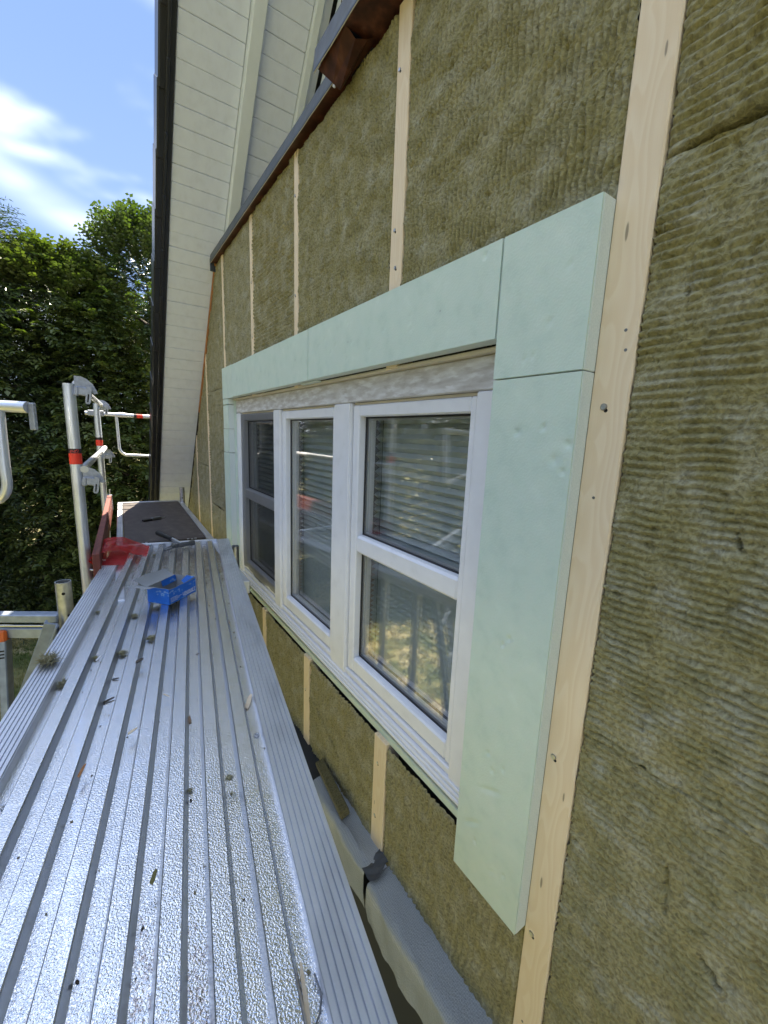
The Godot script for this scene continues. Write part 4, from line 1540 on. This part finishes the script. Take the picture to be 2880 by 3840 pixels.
	# inner standards, only their open tops stand above the decks
	for s in [[0.632, -0.688, -2.50, "open topped steel tube between the ribbed deck end and the window"], [0.617, -0.556, -4.36, "short steel tube at the far right corner of the plywood deck"]]:
		var st := thing("inner_standard", s[3], "scaffold post", Vector3.ZERO, "inner scaffold posts")
		tb("tube", [Vector3(s[0], GROUND + 0.08, s[2]), Vector3(s[0], -2.5, s[2]), Vector3(s[0], s[1], s[2])], R * 0.92, M.galv, st, true, 24)
		tb("pin_hole", [Vector3(s[0] - 0.004, s[1] - 0.10, s[2] + R * 0.915), Vector3(s[0] - 0.004, s[1] - 0.10, s[2] + R * 0.945)], 0.006, M.bore, st, false, 10)
		bx("foot", Vector3(s[0], GROUND + 0.06, s[2]), Vector3(0.15, 0.03, 0.15), M.galv, st, 0.004)
	# cross beams carrying the decks
	var cb := thing("deck_bearer", "steel bearer tube under the joint of the two decks", "scaffold beam")
	tb("tube", [Vector3(-0.10, -0.80, -2.44), Vector3(0.63, -0.80, -2.50)], R, M.galv, cb)
	# bracket stub and box ledger, lower left
	var bf := thing("bracket_frame", "open grey tube stub with square box beam left of the ribbed deck", "scaffold frame")
	tb("stub", [Vector3(-0.175, -2.0, -2.12), Vector3(-0.175, -0.9, -2.12), Vector3(-0.175, -0.654, -2.12)], 0.0285, M.galv, bf, true, 26)
	for s in [[-0.70, 0.0], [-0.80, 0.012]]:
		tb("pin_hole", [Vector3(-0.175 + s[1], s[0], -2.12 + 0.0280), Vector3(-0.175 + s[1], s[0], -2.12 + 0.0292)], 0.0065, M.bore, bf, false, 12)
	var l0 := Vector3(-0.195, -0.800, -2.13)
	var l1 := Vector3(-1.05, -0.83, -2.62)
	var ld := (l1 - l0).normalized()
	var lb := Basis(ld.cross(Vector3.UP).normalized(), Vector3.UP, -ld).orthonormalized()
	bx("box_beam", (l0 + l1) / 2, Vector3(0.045, 0.036, (l1 - l0).length()), M.galv_grey, bf, 0.004, lb, 2)
	bx("lower_beam", (l0 + l1) / 2 + Vector3(0, -0.066, 0.0), Vector3(0.04, 0.045, (l1 - l0).length() - 0.02), M.galv_grey, bf, 0.003, lb, 2)
	bx("seam_strip", (l0 + l1) / 2 + Vector3(0, -0.031, 0.0) + lb.x * -0.02, Vector3(0.006, 0.008, (l1 - l0).length() - 0.03), M.zinc, bf, 0.001, lb, 2)
	# leaning profile and ladder with an orange cap
	var lp := thing("leaning_profile", "slanted aluminium channel profile leaning against the lower box beam", "metal profile")
	var c0 := Vector3(-0.222, -0.812, -2.07)
	var c1 := Vector3(-0.64, -1.95, -2.20)
	var cd := (c1 - c0).normalized()
	var cB := Basis(cd.cross(Vector3(0, 0, 1)).normalized(), -cd, Vector3.ZERO)
	cB.z = cB.x.cross(cB.y)
	bx("web", (c0 + c1) / 2, Vector3(0.048, (c1 - c0).length(), 0.012), M.galv_grey, lp, 0.002, cB)
	bx("flange", (c0 + c1) / 2 + cB * Vector3(0.018, 0, 0.014), Vector3(0.010, (c1 - c0).length(), 0.022), M.galv_grey, lp, 0.002, cB)
	bx("flange", (c0 + c1) / 2 + cB * Vector3(-0.02, 0, -0.020), Vector3(0.008, (c1 - c0).length(), 0.028), M.galv_grey, lp, 0.002, cB)
	var la := thing("ladder", "aluminium ladder with orange plastic cap standing on the lawn below", "ladder")
	for k in 2:
		var off := Vector3(-0.30, 0, -0.22) * k
		var top := Vector3(-0.398, -0.905, -2.235) + off
		var bot := Vector3(-0.50, GROUND + 0.03, -1.55) + off
		var dd := (bot - top).normalized()
		var B := Basis(Vector3(1, 0, 0.2).normalized(), -dd, Vector3.ZERO)
		B.z = B.x.cross(B.y).normalized()
		B.x = B.y.cross(B.z)
		bx("stile", (top + bot) / 2, Vector3(0.028, (bot - top).length(), 0.062), M.galv_grey, la, 0.004, B)
		bx("cap", top + Vector3(0, 0.012, 0), Vector3(0.034, 0.05, 0.068), M.orange, la, 0.010, B)
		for s in 3:
			bx("slot", top + B * Vector3(-0.0, -0.05 - 0.014 * s, 0.0312), Vector3(0.016, 0.006, 0.0012), M.bore, la, 0.0, B)
	for k in 10:
		var f := 0.06 + k * 0.1
		var a := Vector3(-0.398, -0.905, -2.235).lerp(Vector3(-0.50, GROUND, -1.55), f)
		tb("rung", [a, a + Vector3(-0.30, 0, -0.22)], 0.014, M.galv_grey, la, false, 10)


func letters(parent: Node, s: String, ce: Vector3, r: float, ang: float, h: float) -> void:
	# each letter stands on the round tube; ang is turned from the +z side towards +x
	var a := ang - 0.75
	var t := TextMesh.new()
	t.text = s
	t.font_size = 32
	t.pixel_size = h / 32.0
	t.depth = 0.0004
	var o := inst("lettering", t, M.redprint, parent)
	o.position = ce + Vector3(sin(a) * r, 0.0, cos(a) * r)
	o.rotation.y = a


# ---------------------------------------------------------------- things on the deck
func wool_tuft(lat: float, al: float, s0: float, label: String, y := 0.0, flat := 0.55) -> void:
	var s := s0 * 0.75
	var g := Geo.new()
	var pt := []
	var uv := []
	var off := rng.randf() * 30.0
	for j in 13:
		var row := []
		var ur := []
		var th := PI * j / 12.0
		for i in 19:
			var ph := TAU * (i % 18) / 18.0
			var d := Vector3(sin(th) * cos(ph), cos(th), sin(th) * sin(ph))
			var k: float = 1.0 + 0.55 * nz.lump.get_noise_3dv(d * 0.16 + Vector3(off, 0, 0)) + 0.4 * nz.mid.get_noise_3dv(d * 0.12 + Vector3(off, 0, 0))
			var p := d * s * k * 0.58
			row.append(Vector3(p.x * 1.25, p.y * flat + s * flat * 0.8, p.z))
			ur.append(Vector2(i, j))
		pt.append(row); uv.append(ur)
	g.grid(pt, uv)
	# loose fibres
	for k in 420:
		var d := Vector3(rng.randf_range(-1, 1), rng.randf_range(-0.1, 0.8), rng.randf_range(-1, 1)).normalized()
		var p0 := Vector3(d.x * 1.1, d.y * flat + flat * 0.8, d.z) * s * rng.randf_range(0.45, 0.85)
		var p1 := p0 + (d + Vector3(rng.randf_range(-1, 1), rng.randf_range(-0.6, 0.6), rng.randf_range(-1, 1)) * 0.9) * s * rng.randf_range(0.25, 0.75)
		p1.y = max(p1.y, 0.001)
		var sd := (d.cross(Vector3.UP) + Vector3(0, rng.randf_range(-1, 1), 0)).normalized() * s * rng.randf_range(0.02, 0.07)
		g.tri(p0 - sd, p0 + sd, p1, Vector2.ZERO, Vector2.RIGHT, Vector2.DOWN, Vector3.UP)
	var col := PackedColorArray()
	for i in g.v.size():
		var f: float = nz.mid.get_noise_3dv(g.v[i] * 2.0) * 0.5 + 0.5
		col.append(Color(0.30, 0.27, 0.14).lerp(Color(0.42, 0.40, 0.26), f))
	g.c = col
	var o := inst("wool_tuft", g.mesh(), M.wool, self)
	o.transform = Transform3D(deck_frame().basis * Basis(Vector3.UP, rng.randf() * TAU), dk(lat, al, y))
	tag(o, label, "insulation", "tufts of mineral wool on the ribbed deck")


func splinter(lat: float, al: float, ln: float, wd: float, turn: float, label: String, m: Material, y := 0.0, tip := 0.12) -> void:
	var g := Geo.new()
	g.prism(PackedVector2Array([Vector2(-ln / 2, -wd * 0.3), Vector2(-ln * 0.2, -wd / 2), Vector2(ln * 0.42, -wd * 0.35), Vector2(ln / 2, 0.0), Vector2(ln * 0.3, wd * 0.4), Vector2(-ln * 0.35, wd / 2)]), max(0.0012, wd * 0.2), Transform3D(Basis(Vector3(1, 0, 0), Vector3(0, 0, -1), Vector3(0, 1, 0)), Vector3(0, 0.0004, 0)))
	var o := part("wood_splinter", g, m, self)
	o.transform = Transform3D(deck_frame().basis * Basis(Vector3.UP, turn) * Basis(Vector3.BACK, tip), dk(lat, al, y + ln * 0.5 * sin(tip)))
	tag(o, label, "splinter", "wood splinters on the ribbed deck")


func build_deck_things() -> void:
	var tr := -0.020
	# red film
	var film := thing("red_film", "crumpled translucent red plastic film curled over the far left deck corner", "plastic film")
	film.transform = deck_frame()
	var cs := [Vector2(-0.330, 0.006), Vector2(-0.385, 0.0065), Vector2(-0.428, 0.007), Vector2(-0.462, 0.022), Vector2(-0.478, 0.050), Vector2(-0.470, 0.078), Vector2(-0.445, 0.096), Vector2(-0.410, 0.101), Vector2(-0.372, 0.092), Vector2(-0.335, 0.070), Vector2(-0.300, 0.042), Vector2(-0.268, 0.018), Vector2(-0.245, 0.006)]
	var crv := Curve2D.new()
	for i in cs.size():
		var tan: Vector2 = (cs[min(i + 1, cs.size() - 1)] - cs[max(i - 1, 0)]) / 6.0
		crv.add_point(cs[i], -tan, tan)
	var L := crv.get_baked_length()
	var pt := []
	var uv := []
	for j in 41:
		var f := j / 40.0
		var p := crv.sample_baked(L * f)
		var near := 2.31 + 0.03 * smoothstep(0.0, 0.3, f) + 0.13 * smoothstep(0.42, 0.72, f)
		var far := 2.68 + 0.02 * sin(f * 6.0 + 1.0) - 0.03 * smoothstep(0.85, 1.0, f)
		var row := []
		var ur := []
		for i in 17:
			var u := i / 16.0
			var w: float = 0.010 * nz.lump.get_noise_2d(f * 0.5 + 3.0, u * 0.35) * smoothstep(0.25, 0.5, f)
			var sag := -0.022 * smoothstep(0.5, 0.8, f) * pow(1.0 - u, 2.0)
			row.append(Vector3(p.x + w * 0.5, maxf((p.y + w + sag) * lerpf(0.55, 0.70, u), 0.0055), -lerpf(near, far, u)))
			ur.append(Vector2(f * L, u * 0.25))
		pt.append(row); uv.append(ur)
	var g := Geo.new()
	g.grid(pt, uv)
	part("sheet", g, M.redfilm, film)
	for w in [["(0", Vector3(-0.462, 0.047, -2.43)], ["www", Vector3(-0.440, 0.016, -2.40)]]:
		var tm := TextMesh.new()
		tm.text = w[0]
		tm.font_size = 32
		tm.pixel_size = 0.018 / 32.0
		tm.depth = 0.0003
		var o := inst("printed_text", tm, M.redfilm_text, film)
		o.position = w[1] + Vector3(0.004, 0, 0)
		o.rotation = Vector3(-0.5, 0.9, -0.4)
	# hammer
	var ha := thing("hammer", "claw hammer with black rubber grip lying across the far deck end", "hammer")
	ha.transform = deck_frame()
	tb("grip", [Vector3(-0.216, 0.030, -2.885), Vector3(-0.208, 0.030, -2.87), Vector3(-0.165, 0.026, -2.79), Vector3(-0.128, 0.024, -2.715)], [0.0145, 0.0185, 0.0155, 0.0145], M.black, ha, false, 14)
	tb("shaft", [Vector3(-0.130, 0.024, -2.72), Vector3(-0.070, 0.019, -2.585)], [0.0105, 0.0095], M.zinc, ha, false, 14)
	tb("head", [Vector3(-0.095, 0.019, -2.565), Vector3(-0.070, 0.019, -2.578), Vector3(-0.035, 0.019, -2.60), Vector3(-0.030, 0.019, -2.603), Vector3(-0.010, 0.019, -2.615)], [0.011, 0.014, 0.012, 0.016, 0.016], M.steel_dark, ha, false, 14)
	for s in [-1.0, 1.0]:
		tb("claw", [Vector3(-0.092, 0.020 + s * 0.005, -2.566), Vector3(-0.125, 0.018 + s * 0.007, -2.545), Vector3(-0.165, 0.010 + s * 0.005, -2.518)], [0.0065, 0.005, 0.0022], M.steel_dark, ha, false, 10)
	# blue cardboard box
	var bxn := thing("cardboard_box", "small torn open blue cardboard box standing on the ribbed deck", "box")
	var p1 := Vector3(0.121, 0, -1.791)
	var p2 := Vector3(0.177, 0, -1.708)
	var p3 := Vector3(0.291, 0, -1.811)
	var ex := (p3 - p2).normalized()
	var ez := -ex.cross(Vector3.UP)
	if ez.dot(p1 - p2) > 0.0:
		ez = -ez
	bxn.transform = Transform3D(Basis(ex, Vector3.UP, ex.cross(Vector3.UP)).orthonormalized(), Vector3(p2.x, DECK_Y + 0.001, p2.z))
	# local x along the printed side, z towards the camera; the box lies at x 0..0.154, z -0.10..0
	var bl := 0.154
	var bw := 0.10
	var bh := 0.064
	var wallpair := func(called: String, a: Vector3, b: Vector3, hgt: float, inward: Vector3) -> void:
		var dirv := (b - a).normalized()
		var gb := Geo.new()
		var gi := Geo.new()
		var nseg := 8
		for i in nseg:
			var q0 := a.lerp(b, i / float(nseg))
			var q1 := a.lerp(b, (i + 1) / float(nseg))
			var h0: float = hgt + 0.0025 * nz.mid.get_noise_2d(i * 0.13, hgt * 40.0 + a.x)
			var h1: float = hgt + 0.0025 * nz.mid.get_noise_2d((i + 1) * 0.13, hgt * 40.0 + a.x)
			gb.quad(q0, q1, q1 + Vector3(0, h1, 0), q0 + Vector3(0, h0, 0), Vector2(i, 0), Vector2(i + 1, 0), Vector2(i + 1, 1), Vector2(i, 1), -inward)
			var n0 := q0 + inward * 0.0016
			var n1 := q1 + inward * 0.0016
			gi.quad(n0, n1, n1 + Vector3(0, h1, 0), n0 + Vector3(0, h0, 0), Vector2(i, 0), Vector2(i + 1, 0), Vector2(i + 1, 1), Vector2(i, 1), inward)
			gi.quad(q0 + Vector3(0, h0, 0), q1 + Vector3(0, h1, 0), n1 + Vector3(0, h1, 0), n0 + Vector3(0, h0, 0), Vector2(i, 0), Vector2(i + 1, 0), Vector2(i + 1, 1), Vector2(i, 1), Vector3.UP)
		var o := part(called, gb, M.card_blue, bxn)
		part("lining", gi, M.card_grey, o)
	wallpair.call("side", Vector3(0, 0, 0), Vector3(bl, 0, 0), bh - 0.004, Vector3(0, 0, -1))
	wallpair.call("side", Vector3(0, 0, -bw), Vector3(bl, 0, -bw), bh, Vector3(0, 0, 1))
	wallpair.call("side", Vector3(0, 0, -bw), Vector3(0, 0, 0), bh, Vector3(1, 0, 0))
	wallpair.call("side", Vector3(bl, 0, -bw), Vector3(bl, 0, 0), bh, Vector3(-1, 0, 0))
	bb("bottom", Vector3(0.001, 0.0, -bw + 0.001), Vector3(bl - 0.001, 0.002, -0.001), M.card_grey, bxn, 0.0)
	# lid flap bent back, its torn side tabs, and the tab folded in at the right end
	var lid := Geo.new()
	pt = []
	uv = []
	for j in 7:
		var v := j / 6.0
		var row := []
		var ur := []
		for i in 9:
			var u := i / 8.0
			row.append(Vector3(lerpf(0.0 - 0.012 * v, bl * 0.98, u), bh + 0.026 * v - 0.005 * sin(PI * v) + 0.004 * sin(u * 5.0) * v, -bw - 0.046 * v))
			ur.append(Vector2(u, v))
		pt.append(row); uv.append(ur)
	lid.grid(pt, uv)
	part("lid_flap", lid, M.card_grey, bxn)
	var tab := Geo.new()
	pt = []
	uv = []
	for j in 6:
		var v := j / 5.0
		var row := []
		var ur := []
		for i in 5:
			var u := i / 4.0
			row.append(Vector3(-0.002 - 0.055 * v - 0.01 * u * v, bh + 0.022 * sin(v * 1.8) - 0.004 * v, lerpf(-0.015 - 0.02 * v, -bw - 0.03 * v, u)))
			ur.append(Vector2(u, v))
		pt.append(row); uv.append(ur)
	tab.grid(pt, uv)
	part("torn_flap", tab, M.card_grey, bxn)
	var bt := Geo.new()
	bt.quad(Vector3(bl * 0.45, bh - 0.002, -bw + 0.004), Vector3(bl - 0.004, bh + 0.002, -bw + 0.004), Vector3(bl - 0.006, bh - 0.024, -bw + 0.010), Vector3(bl * 0.45, bh - 0.026, -bw + 0.010), Vector2.ZERO, Vector2.RIGHT, Vector2.ONE, Vector2.DOWN, Vector3(0, 0, 1))
	bt.quad(Vector3(bl * 0.55, bh - 0.003, 0.0), Vector3(bl - 0.001, bh + 0.003, -0.002), Vector3(bl - 0.012, bh + 0.008, -0.034), Vector3(bl * 0.62, bh + 0.002, -0.022), Vector2.ZERO, Vector2.RIGHT, Vector2.ONE, Vector2.DOWN, Vector3.UP)
	part("tab", bt, M.card_blue, bxn)
	var tm2 := TextMesh.new()
	tm2.text = "UNIMET"
	tm2.font_size = 48
	tm2.pixel_size = 0.020 / 48.0
	tm2.depth = 0.0004
	var pr := inst("printed_text", tm2, M.white_print, bxn)
	pr.position = Vector3(0.112, 0.018, 0.0006)
	for k in 4:
		bb("print_line", Vector3(0.008, 0.008 + 0.005 * k, 0.0001), Vector3(0.045 + 0.012 * (k % 3), 0.0092 + 0.005 * k, 0.0005), M.white_print, bxn, 0.0)
	bb("print_line", Vector3(0.085, 0.008, 0.0001), Vector3(0.150, 0.010, 0.0005), M.white_print, bxn, 0.0)
	# wool
	wool_tuft(-0.398, 1.372, 0.034, "large ragged wool tuft on the deck's left side rail", 0.004, 0.6)
	wool_tuft(-0.340, 1.279, 0.022, "flat pale wool tuft just inside the deck's left side rail", tr, 0.3)
	wool_tuft(-0.223, 1.401, 0.017, "wool tuft in a deck groove short of the blue box", tr, 0.6)
	wool_tuft(-0.148, 1.476, 0.019, "wool tuft in the groove nearest below the blue box", tr, 0.6)
	wool_tuft(-0.220, 1.692, 0.015, "small wool tuft left of the blue box", tr, 0.5)
	wool_tuft(-0.292, 1.401, 0.011, "tiny wool tuft beside the white strip on the deck", tr, 0.6)
	wool_tuft(-0.349, 1.774, 0.010, "tiny wool tuft against the left side rail beyond the box", tr, 0.6)
	wool_tuft(0.041, 0.756, 0.009, "small round wool tuft on a right rib near the camera", 0.0, 0.9)
	wool_tuft(-0.030, 0.779, 0.006, "tiny dark wool crumb in a groove near the camera", tr, 0.7)
	wool_tuft(-0.310, 2.18, 0.012, "pale wool tuft near the red film", tr, 0.5)
	wool_tuft(-0.21, 2.52, 0.013, "pale wool tuft in front of the hammer grip", tr, 0.5)
	# leaf
	splinter(-0.079, 0.605, 0.020, 0.007, 1.2, "small yellow green leaf on a rib near the camera", mat(lin(0.13, 0.12, 0.03), 0.7), 0.001, 0.45)
	# splinters
	var wd: Material = M.pine[0]
	splinter(0.109, 1.018, 0.060, 0.012, 1.25, "pale split wood piece at the deck's right side rail", wd, tr, 0.06)
	splinter(-0.148, 0.979, 0.024, 0.007, 0.7, "short pale wood chip on a middle rib", wd, 0.0, 0.05)
	splinter(-0.225, 0.889, 0.036, 0.006, 1.4, "thin orange wood splinter on a left rib", M.orangewood, 0.0, 0.05)
	splinter(-0.032, 1.000, 0.024, 0.009, 1.6, "brown wood crumb in the middle groove", M.oldwood, tr, 0.1)
	splinter(-0.085, 1.095, 0.022, 0.003, -0.9, "hair thin wood splinter on a rib", wd, 0.0, 0.05)
	splinter(-0.222, 1.156, 0.030, 0.008, 0.5, "dark bark sliver in the left groove", M.bark, tr, 0.1)
	splinter(-0.164, 1.298, 0.022, 0.014, 0.2, "curled dark bark piece on a rib by the wool tufts", M.bark, 0.0, 0.35)
	splinter(-0.221, 1.259, 0.018, 0.006, -0.2, "small dark bark chip in a groove", M.bark, tr, 0.1)
	splinter(0.102, 0.395, 0.07, 0.006, 1.5, "long pale splinter by the bent wire at the picture foot", wd, tr, 0.03)
	splinter(-0.276, 1.361, 0.030, 0.006, 1.3, "white plastic strip on a left rib", M.white_print, 0.0, 0.02)
	splinter(-0.009, 1.283, 0.010, 0.006, 0.3, "black crumb on a rib right of the middle", M.bark, 0.0, 0.2)
	splinter(-0.185, 2.03, 0.030, 0.003, 0.9, "dark thin twig behind the blue box", M.bark, tr, 0.1)
	# bent wire
	var wi := tb("bent_wire", [dk(0.118, 0.408, -0.016), dk(0.121, 0.385, -0.016), dk(0.114, 0.368, -0.014), dk(0.098, 0.350, -0.012), dk(0.094, 0.335, -0.012)], 0.0013, M.steel_dark, self, false, 8)
	tag(wi, "bent dark wire in the right deck groove at the picture foot", "wire")
	var wr := tb("rusty_nail", [dk(0.088, 1.52, -0.015), dk(0.094, 1.50, -0.012), dk(0.102, 1.505, -0.012), dk(0.100, 1.53, -0.014)], 0.0016, M.oldwood, self, false, 8)
	tag(wr, "small bent rusty nail in the right deck groove", "nail")
	for s in [[-0.340, 0.869, "small steel washer on the deck at the left picture edge"], [0.111, 0.887, "small steel washer beside the deck's right rail"]]:
		var ring := Geo.new()
		var rp := []
		for k in 17:
			var a := TAU * k / 16.0
			rp.append(dk(s[0] + 0.0045 * cos(a), s[1] + 0.0045 * sin(a), tr + 0.0015))
		ring.tube(rp, 0.0016, 6, false, false)
		var o := part("washer", ring, M.zinc, self)
		tag(o, s[2], "washer", "washers on the deck")
	# crumbs
	var cg := Geo.new()
	cg.box(Vector3(0, 0.5, 0), Vector3(1.6, 1.0, 1.0), 0.2)
	var mm := MultiMesh.new()
	mm.transform_format = MultiMesh.TRANSFORM_3D
	mm.use_colors = true
	mm.mesh = cg.mesh()
	mm.instance_count = 170
	for i in mm.instance_count:
		var k := rng.randi_range(-5, 1)
		var lat := 0.0125 + 0.066 * k + 0.033 + rng.randf_range(-0.011, 0.011)
		var al := 2.70 - 2.3 * pow(rng.randf(), 1.8)
		var sz := rng.randf_range(0.0008, 0.0034)
		mm.set_instance_transform(i, Transform3D(deck_frame().basis * Basis(Vector3.UP, rng.randf() * TAU).scaled(Vector3(sz, sz * 0.5, sz)), dk(lat, al, -0.0205)))
		mm.set_instance_color(i, [Color(0.05, 0.035, 0.025), Color(0.10, 0.07, 0.045), Color(0.30, 0.25, 0.16), Color(0.2, 0.18, 0.10)][rng.randi() % 4])
	var mi := MultiMeshInstance3D.new()
	mi.multimesh = mm
	var cm := mat(Color.WHITE, 0.9)
	cm.vertex_color_use_as_albedo = true
	mi.material_override = cm
	mi.name = numbered("deck_crumbs")
	add_child(mi)
	tag(mi, "scattered wood and dirt crumbs in the deck grooves", "debris")
	mi.set_meta("kind", "stuff")


# ---------------------------------------------------------------- trees
func sprig(leaf: float, narrow: float, count: int, droop: float, seed_: int) -> ArrayMesh:
	var r := RandomNumberGenerator.new()
	r.seed = seed_
	var g := Geo.new()
	var ln := leaf * count * 0.42
	var tw := []
	for i in 5:
		var f := i / 4.0
		tw.append(Vector3(ln * f, -droop * ln * f * f, 0.0))
	g.tube(tw, [0.004, 0.0035, 0.003, 0.002, 0.001], 4, false, false)
	var col := PackedColorArray()
	for i in g.v.size():
		col.append(Color(0.35, 0.28, 0.2))
	for i in count:
		var f := (i + 0.6) / count
		var p := Vector3(ln * f, -droop * ln * f * f, 0.0)
		var sd := 1.0 if i % 2 == 0 else -1.0
		var ang := sd * r.randf_range(0.6, 1.1)
		var d := Vector3(cos(ang), r.randf_range(-0.55, 0.1), sin(ang)).normalized()
		var l := leaf * r.randf_range(0.75, 1.15)
		var up := (Vector3.UP + Vector3(r.randf_range(-0.5, 0.5), 0, r.randf_range(-0.5, 0.5))).normalized()
		var s := d.cross(up).normalized() * l * narrow
		var nn := s.cross(d).normalized()
		var m0 := p + d * l * 0.45 - nn * l * 0.05
		var tip := p + d * l - nn * l * 0.10
		var e1 := p + d * l * 0.42 + s + nn * l * 0.04
		var e2 := p + d * l * 0.42 - s + nn * l * 0.04
		var before := g.v.size()
		g.tri(p, e1, m0, Vector2.ZERO, Vector2.RIGHT, Vector2.ONE, up)
		g.tri(e1, tip, m0, Vector2.ZERO, Vector2.RIGHT, Vector2.ONE, up)
		g.tri(p, m0, e2, Vector2.ZERO, Vector2.RIGHT, Vector2.ONE, up)
		g.tri(m0, tip, e2, Vector2.ZERO, Vector2.RIGHT, Vector2.ONE, up)
		var v := r.randf_range(0.75, 1.15)
		for k in g.v.size() - before:
			col.append(Color(v, v, v))
	g.c = col
	return g.mesh()


func tree(label: String, az: float, dist: float, h: float, rad: float, count: int, sp: ArrayMesh, ca: Color, cb: Color, lean := 0.0, low := 0.03, cone := 0.0) -> void:
	var ba := Vector3(sin(deg_to_rad(az)) * dist, GROUND - 0.05, -cos(deg_to_rad(az)) * dist)
	var t := thing("conifer_tree" if cone > 0.5 else "leafy_tree", label, "tree", ba, "trees round the lawn")
	var r := RandomNumberGenerator.new()
	r.seed = int(az * 10.0 + dist * 100.0) + 5000
	var nn := noise(int(absf(az) * 7.0) + 400, 0.9, FastNoiseLite.TYPE_SIMPLEX_SMOOTH, 2)
	var tk := Geo.new()
	var tp := []
	for i in 6:
		tp.append(Vector3(lean * i * 0.2 + 0.10 * sin(i * 2.1 + az), h * 0.9 * i / 5.0, 0.08 * cos(i * 1.7)))
	tk.tube(tp, [0.20, 0.16, 0.13, 0.09, 0.05, 0.02], 10)
	part("trunk", tk, M.bark, t)
	var lims := []
	for i in 16:
		var f := 0.12 + 0.8 * i / 16.0
		var a := i * 2.4 + az
		var p0 := Vector3(lean * f, h * 0.9 * f, 0)
		var rr := rad * sin(PI * clampf(f * 0.85 + 0.12, 0, 1)) * 0.85
		var p1 := p0 + Vector3(cos(a) * rr * 0.5, rr * 0.30, sin(a) * rr * 0.5)
		var p2 := p0 + Vector3(cos(a) * rr, rr * 0.38, sin(a) * rr)
		var lg := Geo.new()
		lg.tube([p0, p1, p2], [0.06, 0.035, 0.012], 6)
		part("limb", lg, M.bark, t)
	var mm := MultiMesh.new()
	mm.transform_format = MultiMesh.TRANSFORM_3D
	mm.use_colors = true
	mm.mesh = sp
	mm.instance_count = count
	for i in count:
		var f := pow(r.randf(), 0.92)
		var y := lerpf(low, 1.0, f)
		var prof := pow(maxf(0.0, sin(PI * clampf(0.18 + 0.82 * y, 0.0, 1.0))), 0.62)
		if cone > 0.0:
			prof = lerpf(prof, 1.0 - y * 0.93, cone)
		var a := r.randf() * TAU
		var lump := 1.0 + 0.34 * nn.get_noise_3d(cos(a) * 1.6, y * h * 0.55, sin(a) * 1.6)
		var shell := 1.0 - 0.42 * pow(r.randf(), 1.7)
		var rr := rad * prof * lump * shell
		var p := Vector3(cos(a) * rr + lean * y, y * h * (1.0 + 0.05 * lump), sin(a) * rr)
		var el := r.randf_range(-0.35, 0.40) + (0.75 if y > 0.88 else 0.0)
		var b := Basis(Vector3.UP, -a + r.randf_range(-0.7, 0.7)) * Basis(Vector3.BACK, el) * Basis(Vector3.RIGHT, r.randf_range(-0.5, 0.5))
		mm.set_instance_transform(i, Transform3D(b.scaled(Vector3.ONE * r.randf_range(0.75, 1.3)), p))
		mm.set_instance_color(i, ca.lerp(cb, clampf(0.5 + 0.8 * nn.get_noise_3d(p.x * 1.4, p.y * 1.4, p.z * 1.4) + r.randf_range(-0.2, 0.2), 0.0, 1.0)))
	var mi := MultiMeshInstance3D.new()
	mi.multimesh = mm
	mi.material_override = M.leaf
	mi.name = "crown"
	mi.set_meta("kind", "stuff")
	t.add_child(mi)


func build_trees() -> void:
	var s1 := sprig(0.105, 0.30, 11, 0.28, 1)
	var s2 := sprig(0.095, 0.33, 13, 0.15, 2)
	var s3 := sprig(0.085, 0.10, 26, 0.45, 3)
	var g1 := Color(0.075, 0.115, 0.030)
	var g2 := Color(0.165, 0.195, 0.060)
	var d1 := Color(0.050, 0.082, 0.028)
	var d2 := Color(0.085, 0.122, 0.040)
	tree("bright green leafy tree in the middle of the gap left of the roof", -2.5, 12.6, 7.5, 2.3, 6500, s1, g1, g2)
	tree("darker leafy tree rising closest to the black roof edge", 5.8, 13.0, 8.7, 2.5, 7000, s2, d1, Color(0.125, 0.165, 0.050))
	tree("dark conifer at the left picture edge", -10.5, 12.4, 7.7, 2.3, 5200, s3, Color(0.034, 0.062, 0.024), Color(0.062, 0.095, 0.034), 0.0, 0.03, 0.55)
	tree("tall dark tree behind the bright green one", -5.5, 16.5, 7.9, 2.8, 4200, s2, d1, d2)
	tree("tall dark tree behind the tree at the roof edge", 2.0, 16.8, 7.9, 2.8, 4200, s2, d1, d2)
	tree("dark tree far behind the roof edge", 10.5, 15.5, 8.2, 2.8, 3500, s2, d1, d2)
	tree("leafy tree outside the left picture edge mirrored in the window", -19.0, 12.5, 8.0, 2.5, 4500, s1, g1, g2)
	tree("conifer mirrored in the middle window light", -28.0, 12.0, 9.5, 2.5, 4500, s3, Color(0.05, 0.085, 0.03), Color(0.10, 0.14, 0.05), 0.0, 0.03, 0.6)
	tree("sunlit conifer mirrored in the near window light", -38.0, 11.0, 8.5, 2.6, 4500, s3, Color(0.06, 0.095, 0.035), Color(0.12, 0.15, 0.055), 0.0, 0.03, 0.6)
	tree("leafy tree mirrored at the right of the near window light", -49.0, 11.5, 8.0, 2.8, 4500, s1, g1, g2)
	tree("leafy tree left of the lawn facing the house", -62.0, 12.5, 8.5, 3.0, 3500, s2, g1, g2)
	tree("leafy tree left behind the camera beside the lawn", -104.0, 10.5, 8.0, 3.2, 2600, s2, g1, g2)
	tree("dark tree left behind the camera beyond the lawn", -124.0, 10.0, 8.5, 3.2, 2600, s1, d1, d2)
	tree("second dark tree behind the camera beyond the lawn", -145.0, 10.0, 8.5, 3.2, 2600, s2, d1, d2)
	tree("broad leafy tree at the far left side of the lawn", -78.0, 13.5, 8.5, 3.2, 3500, s1, g1, g2)
